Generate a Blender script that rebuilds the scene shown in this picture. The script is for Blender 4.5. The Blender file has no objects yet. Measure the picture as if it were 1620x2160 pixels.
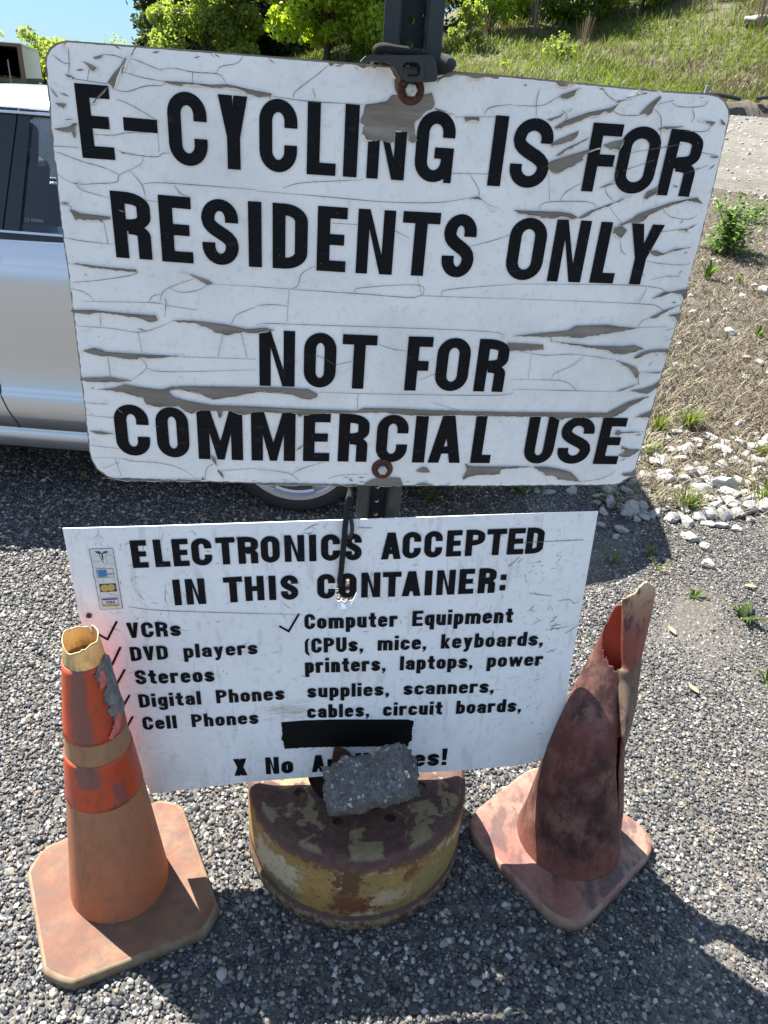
import bpy, bmesh, math, random
import numpy as np
from mathutils import Vector, Matrix, geometry
rnd = random.Random(7)
C = bpy.context.scene.collection
scene = bpy.context.scene
rad = math.radians

# ------------------------------------------------------------------ camera, sky, sun, exposure
F_PX, IMG_W, IMG_H, CAM_Z = 1560.0, 1620.0, 2160.0, 1.5
RC = np.array([[0.9969492138, 0.0780529634, 0.0],
               [0.0377968032, -0.4827682586, 0.8749321175],
               [0.0682910445, -0.8722628867, -0.4842455883]])     # camera axes (right, down, forward) in the world
cam = bpy.data.cameras.new('camera'); cam_o = bpy.data.objects.new('camera', cam); C.objects.link(cam_o)
cam.sensor_fit = 'VERTICAL'; cam.sensor_height = 36; cam.lens = F_PX / IMG_H * 36
cam.clip_start = 0.02; cam.clip_end = 2000
cam_o.matrix_world = Matrix(((RC[0, 0], -RC[0, 1], -RC[0, 2], 0), (RC[1, 0], -RC[1, 1], -RC[1, 2], 0),
                             (RC[2, 0], -RC[2, 1], -RC[2, 2], CAM_Z), (0, 0, 0, 1)))
scene.camera = cam_o
SUN = Vector((0.4228, -0.3497, -0.8368)).normalized()              # the way the light travels
world = bpy.data.worlds.new('World'); scene.world = world; world.use_nodes = True
wn = world.node_tree.nodes; wl = world.node_tree.links
sky = wn.new('ShaderNodeTexSky'); sky.sky_type = 'NISHITA'; sky.sun_disc = False
sky.sun_elevation = math.asin(-SUN.z); sky.sun_rotation = math.atan2(-SUN.x, -SUN.y)
sky.air_density = 1.0; sky.dust_density = 0.1; sky.ozone_density = 1.2
tc = wn.new('ShaderNodeTexCoord'); sp = wn.new('ShaderNodeSeparateXYZ'); wl.new(tc.outputs['Generated'], sp.inputs[0])
hr_ = wn.new('ShaderNodeValToRGB'); wl.new(sp.outputs[2], hr_.inputs[0])                     # tint added over the sky: dims the horizon, warms the light from above
hr_.color_ramp.elements[0].position = 0.0; hr_.color_ramp.elements[0].color = (.13, .195, .29, 1); hr_.color_ramp.elements[1].position = .32; hr_.color_ramp.elements[1].color = (1, .85, .715, 1); e_ = hr_.color_ramp.elements.new(.10); e_.color = (.19, .255, .335, 1)
sm_ = wn.new('ShaderNodeMix'); sm_.data_type = 'RGBA'; sm_.blend_type = 'MULTIPLY'; sm_.inputs[0].default_value = 1
wl.new(sky.outputs[0], sm_.inputs[6]); wl.new(hr_.outputs[0], sm_.inputs[7]); wl.new(sm_.outputs[2], wn['Background'].inputs[0]); wn['Background'].inputs[1].default_value = 0.105
sun = bpy.data.lights.new('sun', 'SUN'); sun.energy = 4.2; sun.angle = rad(0.5); sun.color = (1.0, 0.95, 0.87)
sun_o = bpy.data.objects.new('sun', sun); C.objects.link(sun_o)
sun_o.rotation_euler = SUN.to_track_quat('-Z', 'Y').to_euler(); sun_o.location = (-4, 3, 8)
scene.view_settings.view_transform = 'Standard'; scene.view_settings.look = 'None'
scene.view_settings.exposure = 2.04; scene.view_settings.gamma = 1
scene.cycles.max_bounces = 8; scene.cycles.transparent_max_bounces = 12

# ------------------------------------------------------------------ helpers
def ray(x, y):
    return RC @ (np.array([x - IMG_W / 2, y - IMG_H / 2, F_PX]) / F_PX)
def at_z(x, y, z=0.0):
    v = ray(x, y); return np.array([0, 0, CAM_Z]) + v * ((z - CAM_Z) / v[2])
def at_y(x, y, Y):
    v = ray(x, y); return np.array([0, 0, CAM_Z]) + v * (Y / v[1])
def smooth(a, b, x):
    t = np.clip((np.asarray(x, float) - a) / (b - a), 0, 1); return t * t * (3 - 2 * t)

def link(o, parent=None):
    C.objects.link(o)
    if parent: o.parent = parent
    return o
def mesh_obj(name, verts, faces, mats, parent=None, smooth_=False, midx=None):
    me = bpy.data.meshes.new(name)
    me.from_pydata([tuple(map(float, v)) for v in verts], [], [tuple(f) for f in faces])
    for m in (mats if isinstance(mats, (list, tuple)) else [mats]): me.materials.append(m)
    if smooth_: me.polygons.foreach_set('use_smooth', [True] * len(me.polygons))
    if midx is not None: me.polygons.foreach_set('material_index', midx)
    me.update()
    return link(bpy.data.objects.new(name, me), parent)
def fast_quads(name, V, mat, parent=None, tint=None, tri=False):
    """V: (n,4,3) (or (n,3,3)) loose faces; tint: per-face value stored as attribute"""
    n, k = V.shape[0], V.shape[1]
    me = bpy.data.meshes.new(name)
    me.vertices.add(n * k); me.vertices.foreach_set('co', V.reshape(-1).astype(np.float32))
    me.loops.add(n * k); me.loops.foreach_set('vertex_index', np.arange(n * k, dtype=np.int32))
    me.polygons.add(n); me.polygons.foreach_set('loop_start', np.arange(0, n * k, k, dtype=np.int32))
    me.polygons.foreach_set('loop_total', np.full(n, k, dtype=np.int32))
    if tint is not None:
        a = me.attributes.new('tint', 'FLOAT', 'FACE'); a.data.foreach_set('value', tint.astype(np.float32))
    me.materials.append(mat); me.update(); me.validate()
    return link(bpy.data.objects.new(name, me), parent)
def empty(name, loc=(0, 0, 0)):
    o = bpy.data.objects.new(name, None); o.location = loc; o.empty_display_size = .1
    return link(o)
def tag(o, label=None, cat=None, group=None, kind=None):
    if label: o['label'] = label
    if cat: o['category'] = cat
    if group: o['group'] = group
    if kind: o['kind'] = kind
    return o
class MB:
    def __init__(s): s.v = []; s.f = []; s.m = []
    def add(s, verts, faces, mi=0):
        b = len(s.v); s.v += [tuple(map(float, p)) for p in verts]; s.f += [tuple(b + i for i in f) for f in faces]; s.m += [mi] * len(faces)
    def box(s, c, d, mi=0, rot=None):
        P = []
        for x in (-.5, .5):
            for y in (-.5, .5):
                for z in (-.5, .5):
                    p = Vector((x * d[0], y * d[1], z * d[2]))
                    if rot: p = rot @ p
                    P.append(p + Vector(c))
        s.add(P, [(0, 1, 3, 2), (4, 6, 7, 5), (0, 4, 5, 1), (2, 3, 7, 6), (0, 2, 6, 4), (1, 5, 7, 3)], mi)
    def tube(s, pts, r, n=10, mi=0, cap=True):
        pts = [Vector(p) for p in pts]; R = r if isinstance(r, (list, tuple)) else [r] * len(pts)
        rings = []; up = Vector((.13, .21, .97))
        for i, p in enumerate(pts):
            t = (pts[min(i + 1, len(pts) - 1)] - pts[max(i - 1, 0)]).normalized()
            a = t.cross(up)
            if a.length < 1e-3: a = t.cross(Vector((1, 0, 0)))
            a.normalize(); b = t.cross(a).normalized()
            rings.append([p + (a * math.cos(2 * math.pi * k / n) + b * math.sin(2 * math.pi * k / n)) * R[i] for k in range(n)])
        V = [q for g in rings for q in g]; Fc = []
        for i in range(len(pts) - 1):
            for k in range(n):
                Fc.append((i * n + k, i * n + (k + 1) % n, (i + 1) * n + (k + 1) % n, (i + 1) * n + k))
        if cap: Fc += [tuple(range(n))[::-1], tuple((len(pts) - 1) * n + k for k in range(n))]
        s.add(V, Fc, mi)
    def lathe(s, prof, c=(0, 0, 0), n=48, mi=0, close=False):
        V = []; Fc = []
        for r, z in prof:
            V += [(c[0] + r * math.cos(2 * math.pi * k / n), c[1] + r * math.sin(2 * math.pi * k / n), c[2] + z) for k in range(n)]
        for i in range(len(prof) - 1):
            for k in range(n): Fc.append((i * n + k, i * n + (k + 1) % n, (i + 1) * n + (k + 1) % n, (i + 1) * n + k))
        s.add(V, Fc, mi)
    def build(s, name, mats, parent=None, smooth_=False):
        return mesh_obj(name, s.v, s.f, mats, parent, smooth_, s.m)
def bevel(o, w, seg=2):
    m = o.modifiers.new('bevel', 'BEVEL'); m.width = w; m.segments = seg; m.limit_method = 'ANGLE'; m.angle_limit = rad(40); return o
def catmull(P, n=6):
    P = [np.array(p, float) for p in P]
    if len(P) < 3: return P
    out = []
    for i in range(len(P) - 1):
        p0 = P[max(i - 1, 0)]; p1 = P[i]; p2 = P[i + 1]; p3 = P[min(i + 2, len(P) - 1)]
        for k in range(n):
            t = k / n
            out.append(.5 * ((2 * p1) + (p2 - p0) * t + (2 * p0 - 5 * p1 + 4 * p2 - p3) * t * t + (3 * p1 - p0 - 3 * p2 + p3) * t ** 3))
    out.append(P[-1]); return out
def tess(loops, z):
    """outer loop + holes in 2-D -> verts, triangles at height z"""
    L = [[Vector((p[0], p[1], 0)) for p in l] for l in loops]
    tri = geometry.tessellate_polygon(L)
    V = [(p.x, p.y, z) for l in L for p in l]
    return V, [tuple(t) for t in tri]

# ------------------------------------------------------------------ materials
class NT:
    def __init__(s, name):
        s.m = bpy.data.materials.new(name); s.m.use_nodes = True; s.n = s.m.node_tree.nodes; s.l = s.m.node_tree.links
        s.b = s.n['Principled BSDF']; s.out = s.n['Material Output']; s._co = None
    def new(s, t, **kw):
        n = s.n.new(t)
        for k, v in kw.items(): setattr(n, k, v)
        return n
    def co(s, kind='Object'):
        if s._co is None: s._co = s.new('ShaderNodeTexCoord')
        return s._co.outputs[kind]
    def set(s, sock, v):
        if hasattr(v, 'node'): s.l.new(v, sock)
        elif v is not None:
            if sock.type == 'RGBA' and len(v) == 3: v = (*v, 1)
            sock.default_value = v
    def noise(s, scale, detail=4, rough=.55, vec=None, dist=0.0, scl=None):
        n = s.new('ShaderNodeTexNoise'); n.inputs['Scale'].default_value = scale; n.inputs['Detail'].default_value = detail
        n.inputs['Roughness'].default_value = rough; n.inputs['Distortion'].default_value = dist
        v = vec or s.co()
        if scl:
            mp = s.new('ShaderNodeMapping'); mp.inputs['Scale'].default_value = scl; s.l.new(v, mp.inputs[0]); v = mp.outputs[0]
        s.l.new(v, n.inputs['Vector']); return n.outputs['Fac']
    def voro(s, scale, feature='F1', out='Distance', vec=None):
        n = s.new('ShaderNodeTexVoronoi', feature=feature); n.inputs['Scale'].default_value = scale
        s.l.new(vec or s.co(), n.inputs['Vector']); return n.outputs[out]
    def ramp(s, fac, stops, interp='LINEAR'):
        n = s.new('ShaderNodeValToRGB'); cr = n.color_ramp; cr.interpolation = interp
        while len(cr.elements) > 1: cr.elements.remove(cr.elements[-1])
        for i, (p, c) in enumerate(stops):
            e = cr.elements[0] if i == 0 else cr.elements.new(p)
            e.position = p; c = (c, c, c) if isinstance(c, (int, float)) else c; e.color = (*c, 1)
        s.l.new(fac, n.inputs[0]); return n.outputs[0]
    def mix(s, fac, a, b, mode='MIX'):
        n = s.new('ShaderNodeMix', data_type='RGBA', blend_type=mode)
        s.set(n.inputs[0], fac); s.set(n.inputs[6], a); s.set(n.inputs[7], b); return n.outputs[2]
    def math(s, op, a, b=None, clamp=False):
        n = s.new('ShaderNodeMath', operation=op, use_clamp=clamp); s.set(n.inputs[0], a)
        if b is not None: s.set(n.inputs[1], b)
        return n.outputs[0]
    def xyz(s, vec=None):
        n = s.new('ShaderNodeSeparateXYZ'); s.l.new(vec or s.co(), n.inputs[0]); return n.outputs
    def attr(s, name):
        n = s.new('ShaderNodeAttribute'); n.attribute_name = name; return n.outputs['Fac']
    def bump(s, h, strength=.4, dist=.002):
        n = s.new('ShaderNodeBump'); n.inputs['Strength'].default_value = strength; n.inputs['Distance'].default_value = dist
        s.l.new(h, n.inputs['Height']); s.l.new(n.outputs[0], s.b.inputs['Normal'])
    def p(s, color=None, rough=None, metal=None, spec=None, coat=None):
        s.set(s.b.inputs['Base Color'], color); s.set(s.b.inputs['Roughness'], rough)
        if metal is not None: s.set(s.b.inputs['Metallic'], metal)
        if spec is not None: s.set(s.b.inputs['Specular IOR Level'], spec)
        if coat is not None: s.b.inputs['Coat Weight'].default_value = coat; s.b.inputs['Coat Roughness'].default_value = .04
        return s.m
    def translucent(s, color, amount):
        t = s.new('ShaderNodeBsdfTranslucent'); s.set(t.inputs[0], color)
        mx = s.new('ShaderNodeMixShader'); mx.inputs[0].default_value = amount
        s.l.new(s.b.outputs[0], mx.inputs[1]); s.l.new(t.outputs[0], mx.inputs[2]); s.l.new(mx.outputs[0], s.out.inputs[0])
        return s.m
M = {}
def simple(name, col, rough=.6, metal=0, var=.25, scale=30, spec=None, bump=0):
    t = NT(name); n = t.noise(scale, 5)
    c = t.mix(n, [x * (1 - var) for x in col], [min(1, x * (1 + var)) for x in col])
    if bump: t.bump(t.noise(scale * 4, 4), bump, .002)
    M[name] = t.p(c, rough, metal, spec); return M[name]

simple('black_plastic', (.018, .019, .022), .5, 0, .3, 60, bump=.15)
simple('black_cord', (.012, .012, .013), .85, 0, .4, 900, bump=.8)
simple('black_trim', (.008, .009, .013), .25, 0, .2, 20)
simple('tyre_rubber', (.015, .015, .016), .8, 0, .3, 40)
simple('alloy_silver', (.55, .55, .56), .35, .8, .08, 30)
simple('dark_interior', (.03, .03, .032), .9, 0, .3, 20)
simple('seat_fabric', (.20, .175, .145), .9, 0, .2, 40)
simple('bark', (.09, .07, .05), .9, 0, .4, 14, bump=.6)
simple('rubber_black', (.02, .02, .02), .7)
simple('grey_stake', (.22, .22, .22), .8)
# white vinyl sheet of the big sign
t = NT('white_vinyl'); n1 = t.noise(9, 5); n2 = t.noise(60, 6, .7); n3 = t.noise(160, 3, .7, scl=(1, .35, 1))
c = t.mix(t.ramp(n1, [(.35, 0), (.7, 1)]), (.88, .868, .845), (.80, .79, .775))
c = t.mix(t.ramp(n2, [(.54, 0), (.70, .5)]), c, (.58, .56, .54))
c = t.mix(t.ramp(n3, [(.60, 0), (.66, .3)]), c, (.55, .54, .53)); c = t.mix(t.ramp(t.noise(3.5, 6, .7), [(.5, 0), (.62, .35)]), c, (.62, .60, .565))
t.bump(t.noise(7, 3), .25, .01); M['white_vinyl'] = t.p(c, .33, 0, .4)
t = NT('white_sheet'); n1 = t.noise(7, 5); n2 = t.noise(70, 6, .7); n3 = t.noise(40, 4, .7, scl=(1, .2, 1))
c = t.mix(t.ramp(n1, [(.35, 0), (.7, 1)]), (.88, .878, .87), (.80, .80, .80))
c = t.mix(t.ramp(n2, [(.54, 0), (.70, .5)]), c, (.48, .48, .49))
c = t.mix(t.ramp(n3, [(.56, 0), (.64, .35)]), c, (.48, .47, .45))
q = t.xyz(); sm = t.noise(30, 6, .7, scl=(.25, 1.6, 1)); mu = t.ramp(t.math('ADD', q[0], .5), [(.325, 0), (.36, 1), (.42, 1), (.445, 0)]); mv = t.ramp(t.math('ADD', q[1], .5), [(.355, 0), (.37, 1), (.40, 1), (.412, 0)])
c = t.mix(t.math('MULTIPLY', t.math('MULTIPLY', mu, mv), t.ramp(sm, [(.46, 0), (.58, .6)])), c, (.36, .27, .17)); c = t.mix(t.math('MULTIPLY', t.ramp(t.math('ADD', q[1], .5), [(.18, .8), (.34, 0)]), t.ramp(n1, [(.42, 0), (.6, .5)])), c, (.50, .48, .44))
M['white_sheet'] = t.p(c, .36, 0, .45)
# weathered plywood
t = NT('grey_wood'); g = t.noise(55, 6, .7, scl=(.16, 1.2, 1)); g2 = t.noise(14, 4)
c = t.ramp(g, [(.28, (.13, .108, .085)), (.5, (.225, .19, .155)), (.72, (.32, .275, .23))])
c = t.mix(t.ramp(g2, [(.4, 0), (.65, .5)]), c, (.185, .15, .12)); t.bump(g, .5, .0015); M['grey_wood'] = t.p(c, .9)
# black vinyl lettering with nicks and grime
t = NT('black_vinyl'); n1 = t.noise(30, 6, .65); n2 = t.noise(420, 2, .5); n3 = t.noise(90, 5, .7, scl=(.3, 1, 1))
c = t.mix(n1, (.004, .0045, .006), (.010, .011, .014))
c = t.mix(t.ramp(n2, [(.745, 0), (.765, .7)]), c, (.4, .4, .4)); c = t.mix(t.ramp(n3, [(.60, 0), (.70, .3)]), c, (.07, .07, .075))
M['black_vinyl'] = t.p(c, .45, 0, .10)
simple('crack_and_lip_shade', (.13, .112, .095), .9, 0, .4, 40)  # colour of the cracks and of the painted shade line on long tears
simple('scratch_grey', (.20, .19, .18), .8, 0, .4, 40)
simple('tape_black', (.006, .006, .0065), .6, 0, .5, 80, spec=.12, bump=.5)
# rusty washer, bolts, post
t = NT('rust'); n1 = t.noise(90, 6, .7); M['rust'] = t.p(t.ramp(n1, [(.3, (.03, .014, .01)), (.55, (.09, .032, .018)), (.75, (.17, .065, .03))]), .9); t.bump(n1, .5, .001)
t = NT('zinc'); n1 = t.noise(160, 4); M['zinc'] = t.p(t.ramp(n1, [(.3, (.35, .34, .32)), (.7, (.62, .61, .58))]), .5, .3)
t = NT('post_steel'); n1 = t.noise(25, 6, .7); n2 = t.noise(40, 5, .7, scl=(1, 1, .15)); z = t.xyz()
c = t.ramp(n1, [(.35, (.014, .018, .022)), (.6, (.028, .033, .036))]); c = t.mix(t.ramp(n2, [(.52, 0), (.68, .8)]), c, (.075, .055, .036))
c = t.mix(t.math('MULTIPLY', t.ramp(z[2], [(.0, 1), (1, 0)]), .75), c, t.ramp(n1, [(.4, (.15, .12, .08)), (.65, (.26, .25, .22))]))
M['post_steel'] = t.p(c, .55, .25)
simple('post_web', (.010, .013, .017), .6, .2, .4, 40)
# traffic cones
t = NT('faded_cone'); z = t.xyz(); n1 = t.noise(14, 6, .65); n2 = t.noise(60, 5, .7, scl=(1, 1, .3)); n3 = t.noise(220, 3, .6)
zr = t.ramp(z[2], [(.0, (.50, .14, .055)), (.12, (.47, .165, .075)), (.30, (.42, .19, .095)), (.52, (.42, .24, .12)), (.565, (.60, .42, .19)), (.7, (.66, .49, .24))])
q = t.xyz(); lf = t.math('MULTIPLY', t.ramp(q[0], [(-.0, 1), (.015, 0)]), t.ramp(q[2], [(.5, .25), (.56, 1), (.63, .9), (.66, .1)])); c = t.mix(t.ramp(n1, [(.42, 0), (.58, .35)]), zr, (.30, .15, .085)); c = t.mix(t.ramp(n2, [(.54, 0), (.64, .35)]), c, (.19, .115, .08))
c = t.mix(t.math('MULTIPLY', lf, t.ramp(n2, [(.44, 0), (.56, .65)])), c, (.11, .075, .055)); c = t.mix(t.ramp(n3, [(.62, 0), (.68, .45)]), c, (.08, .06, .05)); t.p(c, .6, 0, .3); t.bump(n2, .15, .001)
M['faded_cone'] = t.translucent(t.mix(1, c, (1, .72, .38), 'MULTIPLY'), .16)
t = NT('orange_collar'); n1 = t.noise(9, 5, .6, scl=(1, 1, .25)); n2 = t.noise(90, 5, .7, scl=(1, 1, .4)); n3 = t.noise(25, 6)
c = t.mix(t.ramp(n3, [(.4, 0), (.6, 1)]), (.50, .058, .013), (.43, .06, .02)); q = t.xyz(); ang = t.math('ARCTAN2', q[0], t.math('MULTIPLY', q[1], -1.0)); ang = t.math('ADD', ang, t.math('MULTIPLY', t.math('SUBTRACT', n2, .5), .9)); hi = t.ramp(q[2], [(.375, 0), (.38, 1)])
st1 = t.ramp(t.math('ADD', t.math('MULTIPLY', ang, .25), .5), [(.405, 0), (.425, .85), (.575, .85), (.60, .0)]); st2 = t.ramp(t.math('ADD', t.math('MULTIPLY', ang, .25), .5), [(.33, .3), (.42, .05), (.66, 0), (.675, .85), (.70, .85), (.706, .1), (.72, .8), (.74, .8), (.76, 0)])
c = t.mix(t.mix(hi, st2, st1), c, (.155, .075, .065)); c = t.mix(t.ramp(n2, [(.52, 0), (.64, .45)]), c, (.10, .05, .045)); c = t.mix(t.ramp(n1, [(.50, 0), (.6, .35)]), c, (.2, .08, .06)); M['orange_collar'] = t.p(c, .45, 0, .4)
t = NT('torn_tape'); n1 = t.noise(45, 7, .75); c = t.ramp(n1, [(.3, (.06, .055, .055)), (.5, (.17, .165, .16)), (.68, (.27, .26, .25))]); t.bump(n1, .9, .004); M['torn_tape'] = t.p(c, .9)
t = NT('pink_tape'); n1 = t.noise(120, 5, .7); M['pink_tape'] = t.p(t.ramp(n1, [(.35, (.20, .16, .15)), (.5, (.60, .12, .08)), (.7, (.72, .22, .16))]), .7)
t = NT('cone_base_tan'); n1 = t.noise(9, 6, .6); n2 = t.noise(150, 4, .7); n3 = t.noise(30, 5)
c = t.ramp(n1, [(.38, (.115, .045, .025)), (.50, (.15, .065, .036)), (.62, (.175, .095, .052))]); c = t.mix(t.ramp(n3, [(.47, 0), (.62, .5)]), c, (.085, .055, .045))
c = t.mix(t.ramp(n2, [(.58, 0), (.66, .5)]), c, (.05, .035, .03)); t.bump(n2, .25, .001); M['cone_base_tan'] = t.p(c, .75)
t = NT('worn_edge'); n1 = t.noise(40, 6, .65); M['worn_edge'] = t.p(t.ramp(n1, [(.35, (.15, .088, .05)), (.5, (.18, .128, .075)), (.7, (.21, .17, .11))]), .8); t.bump(n1, .4, .002)
t = NT('cream_rim'); M['cream_rim'] = t.p(t.mix(t.noise(200), (.46, .36, .19), (.60, .50, .30)), .6)
t = NT('dirty_red_cone'); z = t.xyz(); n1 = t.noise(11, 7, .7); n2 = t.noise(35, 6, .7, scl=(1, 1, .35)); n3 = t.noise(6, 5)
c = t.ramp(n1, [(.40, (.045, .020, .018)), (.49, (.105, .043, .035)), (.60, (.20, .10, .075))])
c = t.mix(t.ramp(n2, [(.49, 0), (.60, .8)]), c, (.035, .018, .017)); c = t.mix(t.ramp(n3, [(.48, 0), (.58, .45)]), c, (.19, .045, .036))
c = t.mix(t.ramp(z[2], [(.03, .6), (.11, 0)]), c, (.22, .075, .052)); t.p(c, .6, 0, .35); t.bump(n2, .2, .001)
M['dirty_red_cone'] = t.translucent(t.mix(1, c, (1.0, .25, .15), 'MULTIPLY'), .12)
t = NT('torn_strip'); z = t.xyz(); n1 = t.noise(22, 7, .75, scl=(1.3, 1.3, .35)); n2 = t.noise(70, 5, .7)
c = t.ramp(z[2], [(.44, (.17, .115, .08)), (.525, (.15, .095, .068)), (.534, (.25, .06, .04)), (.61, (.29, .085, .06)), (.67, (.40, .24, .15)), (.70, (.50, .40, .25))])
c = t.mix(t.ramp(n1, [(.52, 0), (.59, .85)]), c, (.06, .035, .03)); c = t.mix(t.ramp(n2, [(.54, 0), (.64, .5)]), c, (.09, .06, .05)); t.p(c, .6)
M['torn_strip'] = t.translucent(t.mix(1, c, (1.0, .55, .4), 'MULTIPLY'), .2)
t = NT('red_inside'); n1 = t.noise(40, 5); t.p(t.mix(n1, (.55, .07, .035), (.62, .12, .06)), .55); M['red_inside'] = t.translucent((.75, .1, .04), .45)
t = NT('salmon_base'); n1 = t.noise(8, 6, .6); n2 = t.noise(16, 6, .65, scl=(1, .5, 1)); n3 = t.noise(120, 4, .7)
c = t.ramp(n1, [(.38, (.19, .072, .052)), (.5, (.24, .115, .085)), (.62, (.26, .155, .11))]); c = t.mix(t.ramp(n2, [(.50, 0), (.60, .8)]), c, (.06, .036, .034))
c = t.mix(t.ramp(n3, [(.58, 0), (.66, .5)]), c, (.04, .028, .026)); t.bump(n3, .12, .001); M['salmon_base'] = t.p(c, .65)
t = NT('salmon_edge'); n1 = t.noise(30, 6, .65); M['salmon_edge'] = t.p(t.ramp(n1, [(.35, (.17, .06, .045)), (.5, (.23, .14, .10)), (.72, (.27, .20, .145))]), .75)
# rusty wheel
t = NT('rusty_yellow_steel'); g = t.new('ShaderNodeNewGeometry'); nz = t.xyz(g.outputs['Normal'])[2]; z = t.xyz()[2]
n1 = t.noise(15, 7, .62, dist=.5); n2 = t.noise(55, 7, .72); n3 = t.noise(9, 4); n4 = t.noise(150, 4, .7)
rustc = t.ramp(n2, [(.3, (.05, .026, .022)), (.55, (.088, .045, .035)), (.75, (.17, .068, .032))])
yel = t.ramp(n2, [(.3, (.25, .135, .035)), (.55, (.33, .205, .065)), (.75, (.41, .29, .11))])
olive = t.ramp(n2, [(.3, (.15, .11, .055)), (.7, (.25, .195, .105))])
yel = t.mix(t.ramp(n3, [(.42, 0), (.58, .7)]), yel, (.22, .16, .06)); side = t.mix(t.ramp(n1, [(.535, 0), (.56, .9)]), yel, t.mix(t.ramp(n3, [(.47, 0), (.53, 1)]), t.mix(n2, (.09, .03, .014), (.22, .075, .03)), (.50, .40, .24)))
side = t.mix(t.ramp(z, [(.034, 1), (.06, .0)]), side, t.mix(t.ramp(n2, [(.47, 0), (.56, 1)]), rustc, olive)); side = t.mix(t.ramp(z, [(.165, 0), (.19, .6)]), side, t.mix(n2, (.15, .055, .02), (.36, .20, .06)))
q = t.xyz(); wa = t.math('ADD', t.math('ARCTAN2', q[0], t.math('MULTIPLY', q[1], -1.0)), t.math('MULTIPLY', t.math('SUBTRACT', n2, .5), .5)); wz = t.math('ADD', q[2], t.math('MULTIPLY', t.math('SUBTRACT', n2, .5), .10))
def spot(a0, a1, z0, z1, s=.03, sz=.006):
    fa = t.ramp(t.math('ADD', t.math('MULTIPLY', wa, .3), .5), [(.5 + .3 * a0 - s * .3, 0), (.5 + .3 * a0 + s * .3, 1), (.5 + .3 * a1 - s * .3, 1), (.5 + .3 * a1 + s * .3, 0)]); fz = t.ramp(t.math('MULTIPLY', wz, 4), [((z0 - sz) * 4, 0), ((z0 + sz) * 4, 1), ((z1 - sz) * 4, 1), ((z1 + sz) * 4, 0)]); return t.math('MULTIPLY', fa, fz)
side = t.mix(spot(-.98, -.42, .085, .155), side, (.42, .35, .22)); side = t.mix(spot(-.85, -.42, .050, .088), side, (.16, .135, .075)); side = t.mix(spot(-.14, .30, .072, .118), side, t.mix(n2, (.085, .03, .014), (.20, .065, .026))); side = t.mix(spot(.20, .52, .085, .125), side, (.40, .29, .165)); side = t.mix(spot(.55, 1.35, .06, .15, .15), side, t.mix(n1, (.20, .15, .05), (.34, .24, .085))); side = t.mix(spot(-.1, .12, .12, .20), side, (.10, .05, .022))
side = t.mix(t.ramp(n4, [(.60, 0), (.645, .75)]), side, (.085, .035, .018)); side = t.mix(t.ramp(n2, [(.60, 0), (.66, .7)]), side, (.13, .05, .022)); side = t.mix(t.ramp(wz, [(.188, 0), (.196, .9)]), side, rustc)
top = t.mix(t.ramp(n1, [(.525, 0), (.545, 1)]), rustc, olive)
top = t.mix(t.ramp(n4, [(.58, 0), (.64, .4)]), top, (.16, .12, .09)); c = t.mix(t.ramp(nz, [(.25, 0), (.5, 1)]), side, t.mix(t.ramp(nz, [(.80, 0), (.97, 1)]), rustc, top)); t.bump(t.mix(.5, n1, n2), .35, .003); M['rusty_yellow_steel'] = t.p(c, .72, 0, .35)
# asphalt chunk
t = NT('asphalt_chunk'); n1 = t.noise(70, 7, .75); v = t.voro(170, out='Color'); vs = t.xyz(v)[0]
c = t.ramp(n1, [(.3, (.06, .058, .058)), (.5, (.115, .11, .108)), (.68, (.19, .18, .17))]); n6 = t.noise(260, 3, .6, dist=1.2); c = t.mix(t.ramp(n6, [(.585, 0), (.615, .75)]), c, (.36, .355, .35)); c = t.mix(t.ramp(vs, [(.965, 0), (.97, .8)]), c, (.5, .49, .47)); nz_ = t.xyz(t.new('ShaderNodeNewGeometry').outputs['Normal'])[2]; c = t.mix(t.ramp(t.noise(25, 4), [(.46, 0), (.56, .5)]), c, (.11, .095, .08))
t.bump(t.mix(.5, n1, t.voro(170)), 1.0, .008); M['asphalt_chunk'] = t.p(c, .9)
# ground surfaces
t = NT('gravel_bed'); v1 = t.voro(95, out='Color'); vx = t.xyz(v1)[0]; d = t.voro(95); n1 = t.noise(2.2, 5); dirt = t.attr('dirt')
c = t.ramp(vx, [(.0, (.045, .047, .05)), (.45, (.10, .10, .10)), (.75, (.2, .195, .185)), (.95, (.38, .37, .34))])
c = t.mix(t.ramp(n1, [(.36, .6), (.6, .95)]), c, t.ramp(t.noise(160, 6, .8), [(.36, (.04, .037, .033)), (.5, (.085, .078, .068)), (.64, (.17, .158, .138))]))
n5 = t.noise(45, 7, .75); dc = t.ramp(n5, [(.36, (.028, .022, .016)), (.5, (.075, .061, .046)), (.64, (.16, .135, .105))])
c = t.mix(dirt, c, dc); t.bump(t.mix(.4, d, n5), .8, .01); M['gravel_bed'] = t.p(c, .95)
t = NT('pale_road'); n1 = t.noise(1.2, 6, .65); n2 = t.noise(9, 9, .85); c = t.ramp(n2, [(.36, (.075, .068, .056)), (.5, (.15, .138, .117)), (.62, (.21, .196, .172))])
c = t.mix(t.ramp(n1, [(.44, 0), (.58, .6)]), c, (.10, .088, .07)); c = t.mix(t.ramp(t.voro(.55, 'DISTANCE_TO_EDGE'), [(.0, .35), (.008, 0)]), c, (.06, .052, .044)); t.bump(n2, .8, .03); M['pale_road'] = t.p(c, .95)
t = NT('hill_soil'); n1 = t.noise(.9, 6, .6); n2 = t.noise(14, 6, .75); c = t.ramp(n2, [(.3, (.035, .045, .015)), (.5, (.075, .085, .03)), (.72, (.17, .145, .075))])
c = t.mix(t.ramp(n1, [(.42, 0), (.62, .65)]), c, (.15, .125, .075)); t.bump(n2, .7, .06); M['hill_soil'] = t.p(c, .95)
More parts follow.
